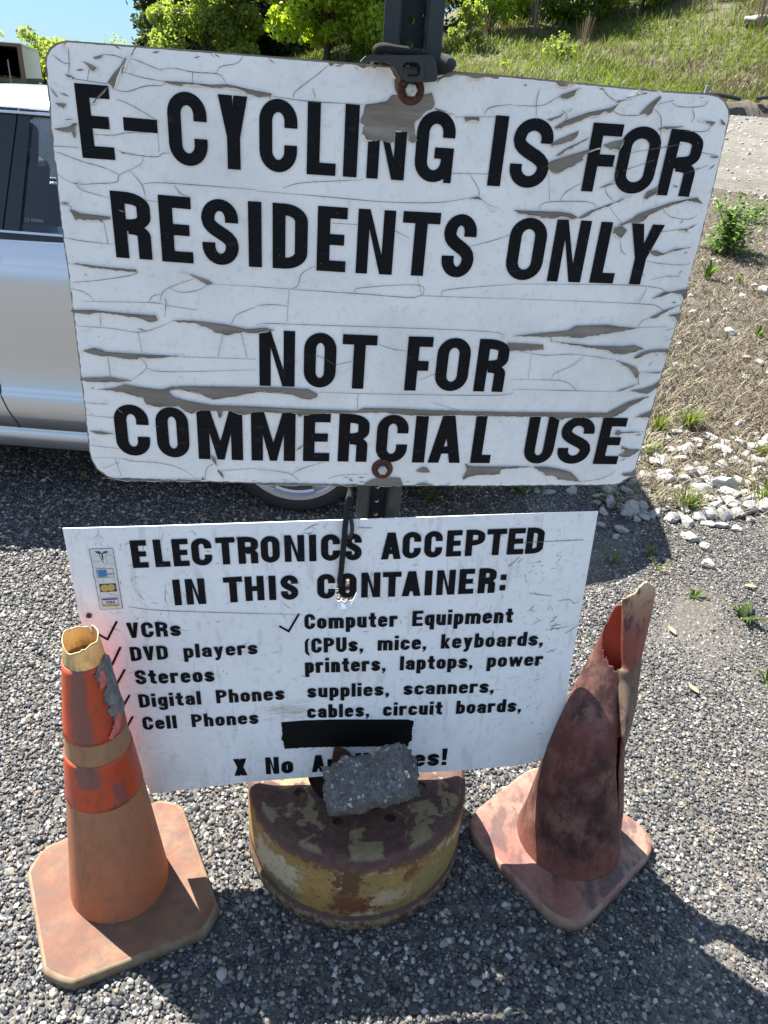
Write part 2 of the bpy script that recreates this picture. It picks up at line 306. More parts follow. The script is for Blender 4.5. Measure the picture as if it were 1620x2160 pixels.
# pebbles coloured one by one
t = NT('pebble'); oi = t.new('ShaderNodeObjectInfo'); n1 = t.noise(60, 4)
c = t.ramp(oi.outputs['Random'], [(0, (.017, .018, .020)), (.36, (.038, .040, .044)), (.60, (.070, .071, .073)), (.74, (.14, .138, .13)), (.85, (.22, .212, .195)), (.91, (.18, .125, .075)), (.96, (.28, .27, .245)), (1, (.42, .41, .39))])
c = t.mix(1, c, t.ramp(n1, [(.3, .7), (.7, 1.25)]), 'MULTIPLY'); M['pebble'] = t.p(c, .52, 0, .5)
t = NT('limestone'); n1 = t.noise(14, 6, .7); n2 = t.noise(60, 5, .7); c = t.ramp(n1, [(.3, (.22, .205, .18)), (.5, (.35, .34, .315)), (.7, (.45, .44, .42))])
c = t.mix(t.ramp(n2, [(.58, 0), (.75, .5)]), c, (.22, .19, .155)); t.bump(n2, .6, .006); M['limestone'] = t.p(c, .9)
# plants
def leafmat(name, a, b, trans, amount=.55):
    t = NT(name); c = t.mix(t.attr('tint'), a, b); t.p(c, .55, 0, .35)
    M[name] = t.translucent(t.mix(1, c, trans, 'MULTIPLY'), amount)
leafmat('leaf_conifer', (.03, .043, .02), (.10, .12, .05), (1.2, 1.4, .6), .32)
leafmat('leaf_olive', (.15, .19, .05), (.36, .39, .14), (1.5, 1.7, .6))
leafmat('leaf_bright', (.17, .23, .02), (.36, .42, .06), (1.6, 1.8, .5))
leafmat('leaf_mid', (.07, .12, .025), (.21, .27, .06), (1.5, 1.8, .5))
leafmat('leaf_weed', (.045, .08, .02), (.13, .18, .05), (1.5, 1.8, .5))
leafmat('leaf_bush', (.06, .105, .03), (.20, .27, .10), (1.4, 1.7, .6), .45)
leafmat('grass_green', (.06, .09, .018), (.22, .245, .07), (1.3, 1.5, .5), .4)
leafmat('dry_straw', (.075, .06, .04), (.27, .23, .155), (1, .9, .7), .2)
leafmat('dead_leaf', (.33, .23, .11), (.55, .45, .28), (1, .8, .5), .2)
# car
t = NT('silver_paint'); n1 = t.noise(900, 2); c = t.mix(n1, (.50, .505, .515), (.60, .605, .61)); M['silver_paint'] = t.p(c, .30, .75, .5, 1.0)
t = NT('car_glass'); tr = t.new('ShaderNodeBsdfTransparent'); tr.inputs[0].default_value = (.58, .64, .70, 1); gl = t.new('ShaderNodeBsdfGlossy'); gl.inputs['Roughness'].default_value = .02
fr = t.new('ShaderNodeFresnel'); fr.inputs[0].default_value = 1.5; mx = t.new('ShaderNodeMixShader'); t.l.new(fr.outputs[0], mx.inputs[0]); t.l.new(tr.outputs[0], mx.inputs[1]); t.l.new(gl.outputs[0], mx.inputs[2]); t.l.new(mx.outputs[0], t.out.inputs[0]); M['car_glass'] = t.m
simple('trailer_white', (.60, .63, .64), .6, 0, .12, 3)
simple('trailer_dark', (.02, .02, .022), .9, 0, .4, 3)
simple('trailer_rust', (.14, .085, .065), .85, 0, .4, 6)
simple('card_white', (.66, .67, .64), .5, 0, .1, 60)
for nm, col in dict(card_blue=(.05, .19, .42), card_navy=(.018, .014, .07), card_yellow=(.50, .37, .08), card_band=(.02, .04, .22), card_ink=(.03, .03, .04), etch_grey=(.16, .18, .2)).items(): simple(nm, col, .5, 0, .15, 80)
# ------------------------------------------------------------------ terrain
def zt(X, Y):
    X = np.asarray(X, float); Y = np.asarray(Y, float)
    y0 = 3.7 + 1.5 * (1 - smooth(.6, 1.6, X))
    w = smooth(-13, -4, X)
    d = Y - y0; d = np.minimum(d, 19.4 - y0); ramp_ = np.where(d > 0, d * d / (d + .5), 0) * .122
    hs = .03 + .13 * smooth(-7, 0, X) + .07 * smooth(0, 4, X) + .30 * smooth(5, 11, X)
    dh = np.maximum(0, Y - 19.2); hill = hs * np.where(dh < 14, dh, 14 + (dh - 14) * .15)
    bump_ = .012 * np.sin(X * 2.1 + .5 * Y) * np.sin(Y * 1.7) * smooth(3.4, 5, Y) + .09 * np.sin(X * 1.3 + 2) * np.sin(Y * .9) * smooth(19, 21, Y)
    return w * (ramp_ + hill) + bump_
def snoise(X, Y):
    return (np.sin(X * 3.1 + Y * 1.7) + np.sin(X * 7.3 - Y * 5.1 + 1) * .6 + np.sin(X * 15.7 + Y * 13.3 + 2) * .35) / 1.95
def dirt_mask(X, Y):
    q = X + .12 * snoise(X, Y)
    verge = smooth(1.0, 1.35, q) * smooth(3.05, 3.45, Y + .12 * snoise(Y, X)) * (1 - smooth(11, 12, Y))
    lot = .40 * smooth(.55, 1.2, q) + .25 * smooth(.3, .9, snoise(X * .9, Y * .9))
    far = smooth(5.0, 6.0, Y) * smooth(-2, 0, X)
    return np.clip(np.maximum.reduce([verge, lot, far * .9]), 0, 1)
def grid_sheet(name, xs, ys, mat, dz=0.0, keep=None, dirt=False):
    X, Y = np.meshgrid(xs, ys); Z = zt(X, Y) + (dz(X, Y) if callable(dz) else dz)
    nx = len(xs); V = np.stack([X, Y, Z], -1).reshape(-1, 3); F = []
    for j in range(len(ys) - 1):
        for i in range(nx - 1):
            if keep is None or keep(.5 * (xs[i] + xs[i + 1]), .5 * (ys[j] + ys[j + 1])): F.append((j * nx + i, j * nx + i + 1, (j + 1) * nx + i + 1, (j + 1) * nx + i))
    o = mesh_obj(name, V, F, mat, None, True)
    if dirt:
        a = o.data.attributes.new('dirt', 'FLOAT', 'POINT'); a.data.foreach_set('value', dirt_mask(X, Y).reshape(-1).astype(np.float32))
    return o
xs = np.concatenate([np.linspace(-400, -30, 12), np.linspace(-25, -4, 22), np.arange(-3.5, 4, .12), np.linspace(4.2, 25, 60), np.linspace(30, 400, 12)])
ys = np.concatenate([np.linspace(-60, -2, 12), np.arange(-1.5, 7, .12), np.linspace(7.2, 19.2, 50)])
tag(grid_sheet('ground', xs, ys, M['gravel_bed'], lambda X, Y: .0062 * smooth(.15, .85, snoise(X * 1.7 + .7, Y * 1.7)) * smooth(.35, .9, X), dirt=True), kind='structure')
ysh = np.concatenate([np.linspace(19.2, 45, 80), np.linspace(50, 600, 16)])
tag(grid_sheet('hillside', xs, ysh, M['hill_soil']), kind='structure')
def road_near(x): return 10.5 + .28 * math.sin(x * .8) + .22 * math.sin(x * 3.1 + 1) + .10 * math.sin(x * 8.3)
def road_far(x): return 18.6 + .15 * math.sin(x * .7)
RX = np.concatenate([np.linspace(-3, 9, 160), np.linspace(9.3, 40, 60)]); RV = []; RF = []
for i, x in enumerate(RX):
    for k in range(9):
        y = road_near(x) + (road_far(x) - road_near(x)) * k / 8; RV.append((x, y, float(zt(x, y)) + (.004 if k == 0 else .014)))
    if i: RF += [((i - 1) * 9 + k, i * 9 + k, i * 9 + k + 1, (i - 1) * 9 + k + 1) for k in range(8)]
tag(mesh_obj('road', RV, RF, M['pale_road'], None, True), kind='structure')

# ------------------------------------------------------------------ gravel: thousands of separate pebbles scattered by geometry nodes
def rock_mesh(name, seed, mat, sub=2, flat=.7, rough=.22, ang=0):
    r = random.Random(seed); bm = bmesh.new(); bmesh.ops.create_icosphere(bm, subdivisions=sub, radius=1)
    ax = [(Vector((r.gauss(0, 1), r.gauss(0, 1), r.gauss(0, 1))).normalized(), r.uniform(.55, .9)) for _ in range(9 if ang else 6)]
    ph = [r.uniform(0, 6) for _ in range(6)]
    for v in bm.verts:
        n = v.co.normalized(); s = 1 + rough * .5 * (math.sin(n.x * 3 + ph[0]) * math.sin(n.y * 4 + ph[1]) + math.sin(n.z * 5 + ph[2]) * math.sin(n.x * 6 + ph[3]))
        p = n * s
        for a, dd in ax:                                            # chip off flat facets
            k = p.dot(a)
            if k > dd: p -= a * (k - dd) * .92
        v.co = Vector((p.x * 1.15, p.y * .9, p.z * flat))
    me = bpy.data.meshes.new(name); bm.to_mesh(me); bm.free(); me.materials.append(mat)
    if not ang: me.polygons.foreach_set('use_smooth', [True] * len(me.polygons))
    return me
peb_col = bpy.data.collections.new('pebble_kinds')
for i in range(10):
    o = bpy.data.objects.new('pebble', rock_mesh('pebble', 50 + i, M['pebble'], 2, rnd.uniform(.5, .85), .3, ang=1 if i else 0)); peb_col.objects.link(o)
def scatter(name, xs, ys, keep, density, smin, smax, power, seed, dz, grade):
    o = grid_sheet(name, xs, ys, M['pebble'], dz, keep)
    ng = bpy.data.node_groups.new(name, 'GeometryNodeTree')
    ng.interface.new_socket('Geometry', in_out='INPUT', socket_type='NodeSocketGeometry'); ng.interface.new_socket('Geometry', in_out='OUTPUT', socket_type='NodeSocketGeometry')
    N = ng.nodes; L = ng.links; gi = N.new('NodeGroupInput'); go = N.new('NodeGroupOutput')
    dp = N.new('GeometryNodeDistributePointsOnFaces'); dp.inputs['Density'].default_value = density; dp.inputs['Seed'].default_value = seed
    ip = N.new('GeometryNodeInstanceOnPoints'); ip.inputs['Pick Instance'].default_value = True
    ci = N.new('GeometryNodeCollectionInfo'); ci.inputs[0].default_value = peb_col; ci.inputs['Separate Children'].default_value = True; ci.inputs['Reset Children'].default_value = True
    rv = N.new('FunctionNodeRandomValue'); rv.data_type = 'FLOAT_VECTOR'; rv.inputs[0].default_value = (-.5, -.5, 0); rv.inputs[1].default_value = (.5, .5, 6.283); rv.inputs['Seed'].default_value = seed + 1
    rs = N.new('FunctionNodeRandomValue'); rs.data_type = 'FLOAT'; rs.inputs[2].default_value = 0; rs.inputs[3].default_value = 1; rs.inputs['Seed'].default_value = seed + 2
    pw = N.new('ShaderNodeMath'); pw.operation = 'POWER'; pw.inputs[1].default_value = power
    mr = N.new('ShaderNodeMapRange'); mr.inputs['To Min'].default_value = smin; mr.inputs['To Max'].default_value = smax
    ps = N.new('GeometryNodeInputPosition'); sx = N.new('ShaderNodeSeparateXYZ')
    m2 = N.new('ShaderNodeMapRange'); m2.inputs['From Min'].default_value = grade[0]; m2.inputs['From Max'].default_value = grade[1]; m2.inputs['To Min'].default_value = grade[2]; m2.inputs['To Max'].default_value = grade[3]
    mu = N.new('ShaderNodeMath'); mu.operation = 'MULTIPLY'
    L.new(gi.outputs[0], dp.inputs['Mesh']); L.new(dp.outputs['Points'], ip.inputs['Points']); L.new(ci.outputs[0], ip.inputs['Instance'])
    L.new(rv.outputs[0], ip.inputs['Rotation']); L.new(rs.outputs[1], pw.inputs[0]); L.new(pw.outputs[0], mr.inputs['Value'])
    L.new(ps.outputs[0], sx.inputs[0]); L.new(sx.outputs[0], m2.inputs['Value']); L.new(mr.outputs[0], mu.inputs[0]); L.new(m2.outputs[0], mu.inputs[1])
    L.new(mu.outputs[0], ip.inputs['Scale']); L.new(ip.outputs[0], go.inputs[0])
    md = o.modifiers.new('scatter', 'NODES'); md.node_group = ng
    return tag(o, kind='stuff')
gx = np.arange(-3.4, 3.5, .1); gy = np.arange(.45, 3.31, .1); gy2 = np.arange(3.3, 6.6, .1)
view = lambda x, y: -.70 * y - .4 < x < .72 * y + .65
scatter('loose_gravel', gx, gy, view, 20500, .0026, .0078, 2.2, 3, .003, (.35, 1.1, 1.0, .72))
scatter('coarse_gravel', gx, gy, view, 330, .0075, .0135, 2.8, 13, .005, (.3, .9, 1.0, .65))
scatter('far_gravel', gx, gy2, lambda x, y: -.7 * y - .3 < x < min(.25 * y + .5, 1.05), 2600, .006, .014, 2.0, 23, .004, (.35, 1.1, 1.0, .9))

# ------------------------------------------------------------------ lettering: a condensed bold alphabet drawn as strokes
def arcpts(cx, cy, rx, ry, a0, a1, n=7):
    return [(cx + rx * math.cos(a0 + (a1 - a0) * i / n), cy + ry * math.sin(a0 + (a1 - a0) * i / n)) for i in range(n + 1)]
def ring(box, s, t, parts, ry=None):
    x0, y0, x1, y1 = box; w = x1 - x0; h = y1 - y0; rx = w / 2; ry = min(ry or .30, h / 2); P = math.pi / 2
    ix = max(rx - s, .02 * w); iy = max(ry - t, .02)
    out = []
    cs = dict(TR=(x1 - rx, y1 - ry, P, 0), BR=(x1 - rx, y0 + ry, 0, -P), BL=(x0 + rx, y0 + ry, -P, -2 * P), TL=(x0 + rx, y1 - ry, 2 * P, P))
    for k in parts:
        if k in cs:
            cx, cy, a, b = cs[k]; o = arcpts(cx, cy, rx, ry, a, b); i = arcpts(cx, cy, ix, iy, a, b)
            for j in range(len(o) - 1): out.append([o[j], o[j + 1], i[j + 1], i[j]])
        elif k == 'R': out.append([(x1 - s, y0 + ry), (x1, y0 + ry), (x1, y1 - ry), (x1 - s, y1 - ry)])
        elif k == 'L': out.append([(x0, y0 + ry), (x0 + s, y0 + ry), (x0 + s, y1 - ry), (x0, y1 - ry)])
    return out
def rc(x0, y0, x1, y1): return [(x0, y0), (x1, y0), (x1, y1), (x0, y1)]
def para(xa, ya, xb, yb, w): return [(xa, ya), (xa + w, ya), (xb + w, yb), (xb, yb)]
ALL = ['TR', 'R', 'BR', 'BL', 'L', 'TL']
def spine(w, s, ya, yb, n=8):
    """the diagonal of an S from the left stem at ya down to the right stem at yb"""
    pts = []
    for i in range(n + 1):
        t = i / n; mt = 1 - t; ym = (ya + yb) / 2
        x = mt ** 3 * (s / 2) + 3 * mt * mt * t * (s / 2) + 3 * mt * t * t * (w - s / 2) + t ** 3 * (w - s / 2)
        y = mt ** 3 * ya + 3 * mt * mt * t * (ym + .02) + 3 * mt * t * t * (ym - .02) + t ** 3 * yb
        pts.append((x, y))
    out = []; L = []
    for i, p in enumerate(pts):
        a = pts[max(i - 1, 0)]; b = pts[min(i + 1, n)]; dx, dy = b[0] - a[0], b[1] - a[1]; l = math.hypot(dx, dy)
        if i in (0, n): dx, dy, l = 0, -1, 1
        L.append(((p[0] - dy / l * s / 2, p[1] + dx / l * s / 2), (p[0] + dy / l * s / 2, p[1] - dx / l * s / 2)))
    for i in range(n): out.append([L[i][0], L[i + 1][0], L[i + 1][1], L[i][1]])
    return out
def S_(w, s, t, h=1.0):
    r = min(.27 * h + .02, w * .75)
    ya, yb = h - r - .02 * h, r + .02 * h
    o = ring((0, 0, w, h), s, t, ['TR', 'TL', 'BR', 'BL'], r)
    o += [rc(w - s, h * .655, w, h - r), rc(0, ya, s, h - r), rc(0, r, s, h * .345), rc(w - s, r, w, yb)]
    return o + spine(w, s, ya, yb)
def glyph(c, w, s, t):
    X = .72; r3 = .30
    if c == '-': return [rc(0, .42, w, .60)]
    if c == 'I': return [rc(0, 0, w, 1)]
    if c == 'E': return [rc(0, 0, s, 1), rc(s, 1 - t, w, 1), rc(s, .5 - t * .46, w * .92, .5 + t * .5), rc(s, 0, w, t)]
    if c == 'F': return [rc(0, 0, s, 1), rc(s, 1 - t, w, 1), rc(s, .47 - t * .5, w * .9, .47 + t * .5)]
    if c == 'L': return [rc(0, 0, s, 1), rc(s, 0, w, t)]
    if c == 'T': return [rc(0, 1 - t, w, 1), rc(w / 2 - s / 2, 0, w / 2 + s / 2, 1 - t)]
    if c == 'H': return [rc(0, 0, s, 1), rc(w - s, 0, w, 1), rc(s, .5 - t / 2, w - s, .5 + t / 2)]
    if c == 'N': return [rc(0, 0, s * .93, 1), rc(w - s * .93, 0, w, 1), [(s * .93, 1), (w - s * .93, 0.30), (w - s * .93, 0), (w - s * 1.02, 0), (s * .93, .70)]]
    if c == 'M': return [rc(0, 0, s, 1), rc(w - s, 0, w, 1), [(s * .5, 1), (s * 1.12, 1), (w / 2, .38), (w / 2 + s * .3, 0), (w / 2 - s * .3, 0), (s * .5, 1)][:5], [(w - s * .5, 1), (w - s * 1.12, 1), (w / 2, .38), (w / 2 - s * .3, 0), (w / 2 + s * .3, 0)]]
    if c == 'V': return [[(0, 1), (s * 1.05, 1), (w / 2 + s * .1, .22), (w / 2 + s * .1, 0), (w / 2 - s * .5, 0)], [(w, 1), (w - s * 1.05, 1), (w / 2 - s * .1, .22), (w / 2 - s * .1, 0), (w / 2 + s * .5, 0)]]
    if c == 'A': return [para(0, 0, w / 2 - s * .55, 1, s), para(w - s, 0, w / 2 - s * .45, 1, s), rc(w * .25, .20, w * .75, .20 + t * .85)]
    if c == 'X': return [para(0, 0, w - s * 1.1, 1, s * 1.1), para(w - s * 1.1, 0, 0, 1, s * 1.1)]
    if c == 'Y': return [rc(w / 2 - s / 2, 0, w / 2 + s / 2, .44), [(0, 1), (s * 1.05, 1), (w / 2 + .02, .60), (w / 2 + s / 2, .44), (w / 2 - s / 2, .44)], [(w, 1), (w - s * 1.05, 1), (w / 2 - .02, .60), (w / 2 - s / 2, .44), (w / 2 + s / 2, .44)]]
    if c == 'O': return ring((0, 0, w, 1), s, t, ALL, r3)
    if c == 'U': return ring((0, 0, w, 1), s, t, ['BL', 'BR'], r3) + [rc(0, r3, s, 1), rc(w - s, r3, w, 1)]
    if c == 'C': return ring((0, 0, w, 1), s, t, ['TR', 'TL', 'L', 'BL', 'BR'], r3) + [rc(w - s, .62, w, 1 - r3), rc(w - s, r3, w, .385)]
    if c == 'G': return ring((0, 0, w, 1), s, t, ['TR', 'TL', 'L', 'BL', 'BR'], r3) + [rc(w - s, .64, w, 1 - r3), rc(w - s, r3, w, .50), rc(w * .5, .50 - t * .9, w - s, .50), rc(w - s * .62, 0, w, r3)]
    if c == 'D': return ring((-w * .3, 0, w, 1), s, t, ['TR', 'BR', 'R'], .26) + [rc(0, 0, s, 1), rc(s, 1 - t, w * .36, 1), rc(s, 0, w * .36, t)]
    if c == 'P': return ring((-w * .3, .40, w, 1), s, t, ['TR', 'BR', 'R'], .23) + [rc(0, 0, s, 1), rc(s, 1 - t, w * .36, 1), rc(s, .40, w * .36, .40 + t)]
    if c == 'R': return ring((-w * .3, .42, w, 1), s, t, ['TR', 'BR', 'R'], .22) + [rc(0, 0, s, 1), rc(s, 1 - t, w * .36, 1), rc(s, .42, w * .36, .42 + t * .9)] + ring((-w * .2, .0, w * .97, .55), s, t, ['TR'], .2) + [rc(w * .97 - s, 0, w * .97, .36)]
    if c == 'S': return S_(w, s, t)
    if c == '!': return [[(0, 1), (w, 1), (w * .85, .30), (w * .15, .30)], rc(w * .05, 0, w * .95, .2)]
    if c == ':': return [rc(0, .08, w, .30), rc(0, .50, w, .72)]
    if c == ',': return [rc(0, 0, w, .2), [(w * .45, 0), (w, 0), (w * .4, -.17), (0, -.17)]]
    if c == '(': return [[(w, 1.02), (w * .3, .9), (w * .0, .75), (0, .1), (w * .3, -.08), (w, -.2), (w, -.08), (w * .75, .05), (w * .68, .15), (w * .68, .72), (w * .8, .85), (w, .92)]]
    if c == 'o': return ring((0, 0, w, X), s, t, ALL, .24)
    if c == 'c': return ring((0, 0, w, X), s, t, ['TR', 'TL', 'L', 'BL', 'BR'], .24) + [rc(w - s, .45, w, X - .24), rc(w - s, .24, w, .28)]
    if c == 'e': return ring((0, 0, w, X), s, t, ['TR', 'TL', 'L', 'BL', 'BR'], .24) + [rc(w - s, .32, w, X - .24), rc(s, .32, w - s, .32 + t * .72)]
    if c == 'a': return ring((0, 0, w, X), s, t, ['TL', 'TR'], .22) + [rc(w - s, 0, w, X - .22), rc(0, X - .28, s, X - .22)] + ring((0, 0, w * 1.05, .45), s, t * .8, ['TL', 'BL', 'L'], .2) + [rc(w * .5, .45 - t * .7, w - s, .45), rc(w * .5, 0, w - s, t * .75)]
    if c == 's': return S_(w, s, t, X)
    if c == 'b': return ring((0, 0, w, X), s, t, ALL, .22) + [rc(0, 0, s, 1)]
    if c == 'd': return ring((0, 0, w, X), s, t, ALL, .22) + [rc(w - s, 0, w, 1)]
    if c == 'p': return ring((0, 0, w, X), s, t, ALL, .22) + [rc(0, -.27, s, X)]
    if c == 'q': return ring((0, 0, w, X), s, t, ALL, .22) + [rc(w - s, -.27, w, X)]
    if c == 'g': return ring((0, .04, w, X), s, t, ALL, .22) + [rc(w - s, -.1, w, X)] + ring((0, -.28, w, .3), s, t * .85, ['BL', 'BR'], .2) + [rc(0, -.1, s, -.04)]
    if c == 'n': return ring((0, 0, w, X), s, t, ['TR', 'TL'], .22) + [rc(0, 0, s, X), rc(w - s, 0, w, X - .22)]
    if c == 'h': return ring((0, 0, w, X), s, t, ['TR', 'TL'], .22) + [rc(0, 0, s, 1), rc(w - s, 0, w, X - .22)]
    if c == 'u': return ring((0, 0, w, X), s, t, ['BR', 'BL'], .22) + [rc(w - s, 0, w, X), rc(0, .22, s, X)]
    if c == 'm':
        h = (w + s) / 2; a = glyph('n', h, s, t); return a + [[(x + w - h, y) for x, y in p] for p in a[:14] + a[15:]]
    if c == 'r': return [rc(0, 0, s, X)] + ring((-w * .1, 0, w * 1.1, X), s, t * 1.1, ['TL'], .22) + [rc(w * .48, X - t * 1.15, w, X)]
    if c == 't': return [rc(w * .22, .1, w * .22 + s, .95), rc(0, X - t, w, X)] + ring((w * .22, 0, w * 1.4, .5), s, t, ['BL'], .18) + [rc(w * .78, 0, w, t)]
    if c == 'i': return [rc(0, 0, w, X), rc(0, .82, w, 1.0)]
    if c == 'l': return [rc(0, 0, w, 1)]
    if c == 'k': return [rc(0, 0, s, 1), [(s, .30), (s, .42), (w - s * .95, X), (w, X), (s * 1.25, .32)], [(s * 1.3, .47), (w + .02, 0), (w - s * 1.05, 0), (s * .9, .36)]]
    if c == 'y': return [[(0, X), (s, X), (w / 2 + s * .4, .0), (w / 2 - s * .35, .02)], [(w, X), (w - s, X), (w / 2 - s * .5, -.12), (w / 2 + s * .3, -.12)], [(w * .10, -.27), (w * .42, -.27), (w / 2 + s * .45, -.10), (w / 2 - s * .4, -.06), (w * .10, -.12)]]
    if c == 'w': return [para(w * .25 - s * .3, 0, 0, X, s * .8), para(w * .25 - s * .3, 0, w * .5 - s * .4, X, s * .8), para(w * .75 - s * .5, 0, w * .5 - s * .4, X, s * .8), para(w * .75 - s * .5, 0, w - s * .8, X, s * .8)]
    return []
NARROW = dict(I=.25, i=.22, l=.22, r=.44, t=.42, m=.86, w=.80, M=.8)
NARROW.update({',': .2, '(': .26, ':': .22, '!': .24, '-': .4, ' ': .62})
def nat(c, s):
    if c in NARROW: return NARROW[c] if c not in 'Iil' else s
    return .60 if c.isupper() else .53
class Sign:
    def __init__(s, name, center, Dm):
        s.c = np.array(center); s.u = np.array(Dm)[:, 0]; s.v = -np.array(Dm)[:, 1]; s.n = -np.array(Dm)[:, 2]
        s.o = empty(name); m = Matrix.Identity(4)
        for i in range(3): m[i][0], m[i][1], m[i][2], m[i][3] = s.u[i], s.v[i], s.n[i], s.c[i]
        s.o.matrix_world = m
    def uv(s, x, y):
        v = ray(x, y); k = ((s.c - [0, 0, CAM_Z]) @ s.n) / (v @ s.n); p = np.array([0, 0, CAM_Z]) + k * v - s.c
        return np.array([p @ s.u, p @ s.v])
    def xyz(s, x, y, z=0.0):
        a = s.uv(x, y); return s.c + s.u * a[0] + s.v * a[1] + s.n * z
    def line(s, name, letters, cap, base, z=.0013, sfix=None, tfix=None):
        """letters: (char, left, right) on the sheet; cap and base: points of the cap line and the baseline"""
        mb = MB(); k = 0; prev = None
        cp = sorted((tuple(s.uv(*p)) for p in cap)); bp = sorted((tuple(s.uv(*p)) for p in base))
        ci = lambda u: np.interp(u, [p[0] for p in cp], [p[1] for p in cp]); bi = lambda u: np.interp(u, [p[0] for p in bp], [p[1] for p in bp])
        for c, x0, x1 in letters:
            xm = (x0 + x1) / 2; ym = (np.interp(xm, [p[0] for p in cap], [p[1] for p in cap]) + np.interp(xm, [p[0] for p in base], [p[1] for p in base])) / 2
            u0 = s.uv(x0, ym)[0]; u1 = s.uv(x1, ym)[0]; um = (u0 + u1) / 2; b = bi(um); h = ci(um) - b
            if prev is not None and u0 - prev > .34 * h: mb.build(name, M['black_vinyl'], s.o); mb = MB()
            prev = u1
            sl = (bi(u1) - bi(u0)) / (u1 - u0)
            for poly in glyph(c, (u1 - u0) / h, sfix, tfix or sfix * .86):
                k += 1; P = [(u0 + x * h, b + y * h + sl * (x * h - (u1 - u0) / 2), z + k % 40 * 2.0e-5) for x, y in poly]
                a = sum(P[i][0] * P[(i + 1) % len(P)][1] - P[(i + 1) % len(P)][0] * P[i][1] for i in range(len(P)))
                if a < 0: P = P[::-1]
                if len(P) <= 4: mb.add(P, [tuple(range(len(P)))])
                else:
                    tri = geometry.tessellate_polygon([[Vector(p) for p in P]]); mb.add(P, tri)
        return mb.build(name, M['black_vinyl'], s.o)
    def auto(s, name, text, x0, x1, cap, base, z=.0013, sfix=.2, tfix=None, track=.11):
        adv = [nat(c, sfix) for c in text]; tot = sum(adv) + track * (len(text) - 1); px = (x1 - x0) / tot; L = []; x = x0
        for c, a in zip(text, adv):
            if c != ' ': L.append((c, x, x + a * px))
            x += (a + track) * px
        return s.line(name, L, cap, base, z, sfix, tfix)
    def poly(s, P): return [tuple(s.uv(*p)) for p in P]
    def ribbon(s, mb, P, w, z, taper=True, n=5):
        Q = catmull(s.poly(P), n) if len(P) > 2 else [np.array(p) for p in s.poly(P)]
        s.strip(mb, Q, w, z, taper)
    def strip(s, mb, Q, w, z, taper=True):
        Vt = []; m = len(Q)
        for i, p in enumerate(Q):
            d = Q[min(i + 1, m - 1)] - Q[max(i - 1, 0)]; d = d / (np.linalg.norm(d) + 1e-9); nn = np.array([-d[1], d[0]])
            k = w / 2 * ((.35 + .65 * math.sin(math.pi * (i + .3) / (m - .4))) if taper else 1) * rnd.uniform(.7, 1.25)
            Vt += [(*(p + nn * k), z), (*(p - nn * k), z)]
        mb.add(Vt, [(2 * i, 2 * i + 1, 2 * i + 3, 2 * i + 2) for i in range(m - 1)])
def jag(P, amp, step=.004, seed=0):
    r = random.Random(seed); out = []
    a = sum(P[i][0] * P[(i + 1) % len(P)][1] - P[(i + 1) % len(P)][0] * P[i][1] for i in range(len(P)))
    for i in range(len(P)):
        p = np.array(P[i]); q = np.array(P[(i + 1) % len(P)]); d = q - p; l = np.linalg.norm(d)
        if l < 1e-6: continue
        nrm = np.array([d[1], -d[0]]) / l * (1 if a > 0 else -1)            # outward
        low = nrm[1] < .1; k = max(1, int(l / step)); out.append(tuple(p))
        for j in range(1, k): out.append(tuple(p + d * j / k + nrm * r.uniform(-1, 1) * amp * (1 if low else .25)))
    return out
def prism(mb, loops, z0, z1):
    """solid plate from an outline and holes (all in 2-D)"""
    V, T = tess(loops, z1); n = len(V)
    def ccw(t):
        a, b, c = (V[i] for i in t); return (b[0] - a[0]) * (c[1] - a[1]) - (c[0] - a[0]) * (b[1] - a[1]) > 0
    T = [t if ccw(t) else t[::-1] for t in T]
    mb.add(V + [(x, y, z0) for x, y, _ in V], T + [tuple(n + i for i in t[::-1]) for t in T])
    for l in loops:
        b = len(mb.v); m = len(l); mb.add([(*p[:2], z1) for p in l] + [(*p[:2], z0) for p in l], [(i, m + i, m + (i + 1) % m, (i + 1) % m) for i in range(m)])
# ------------------------------------------------------------------ the big sign
UP = Sign('notice_sign', (-0.01454, 1.15887, 1.22615), ((0.98886, -0.00482, -0.14880), (0.14885, 0.01264, 0.98878), (-0.00289, -0.99991, 0.01322)))
LO = Sign('notice_sign', (-0.06047, 1.12702, 0.53479), ((0.98778, 0.04530, -0.14915), (0.15094, -0.03920, 0.98777), (0.03890, -0.99820, -0.04556)))
tag(UP.o, 'big white sign with rounded corners and peeling cracked face, bolted to the post', 'sign')
tag(LO.o, 'smaller white sheet sign listing accepted electronics, leaning below the big peeling one', 'sign')
def Z(ox, oy, *P): return [(ox + x / 3, oy + y / 3) for x, y in P]
outline = UP.poly(Z(0, 0, (285, 395), (290, 345), (315, 300), (355, 270), (420, 255), (1440, 332)) + [(800, 137), (1080, 160), (1380, 190), (1480, 196)]
                  + Z(1080, 0, (1240, 590), (1310, 605), (1350, 635), (1375, 685), (1380, 740), (1290, 1130), (1200, 1500)) + Z(1080, 540, (1050, 400), (945, 770), (870, 1040), (815, 1240), (780, 1350), (745, 1405), (690, 1440), (640, 1452))
                  + [(1000, 1026), (800, 1025), (540, 1020)] + Z(0, 540, (720, 1412), (670, 1395), (610, 1350), (577, 1290), (562, 1220), (540, 1000), (490, 600), (430, 100)) + [(133, 507), (110, 300)])
mb = MB(); prism(mb, [outline], -.0125, -.0006); mb.build('board', M['grey_wood'], UP.o)
inset = [(u * (1 - .0016 / .475) , v * (1 - .0022 / .315)) for u, v in outline]
lip = MB(); prism(lip, [jag(inset, .0011, .006, 5)], -.0006, .0)
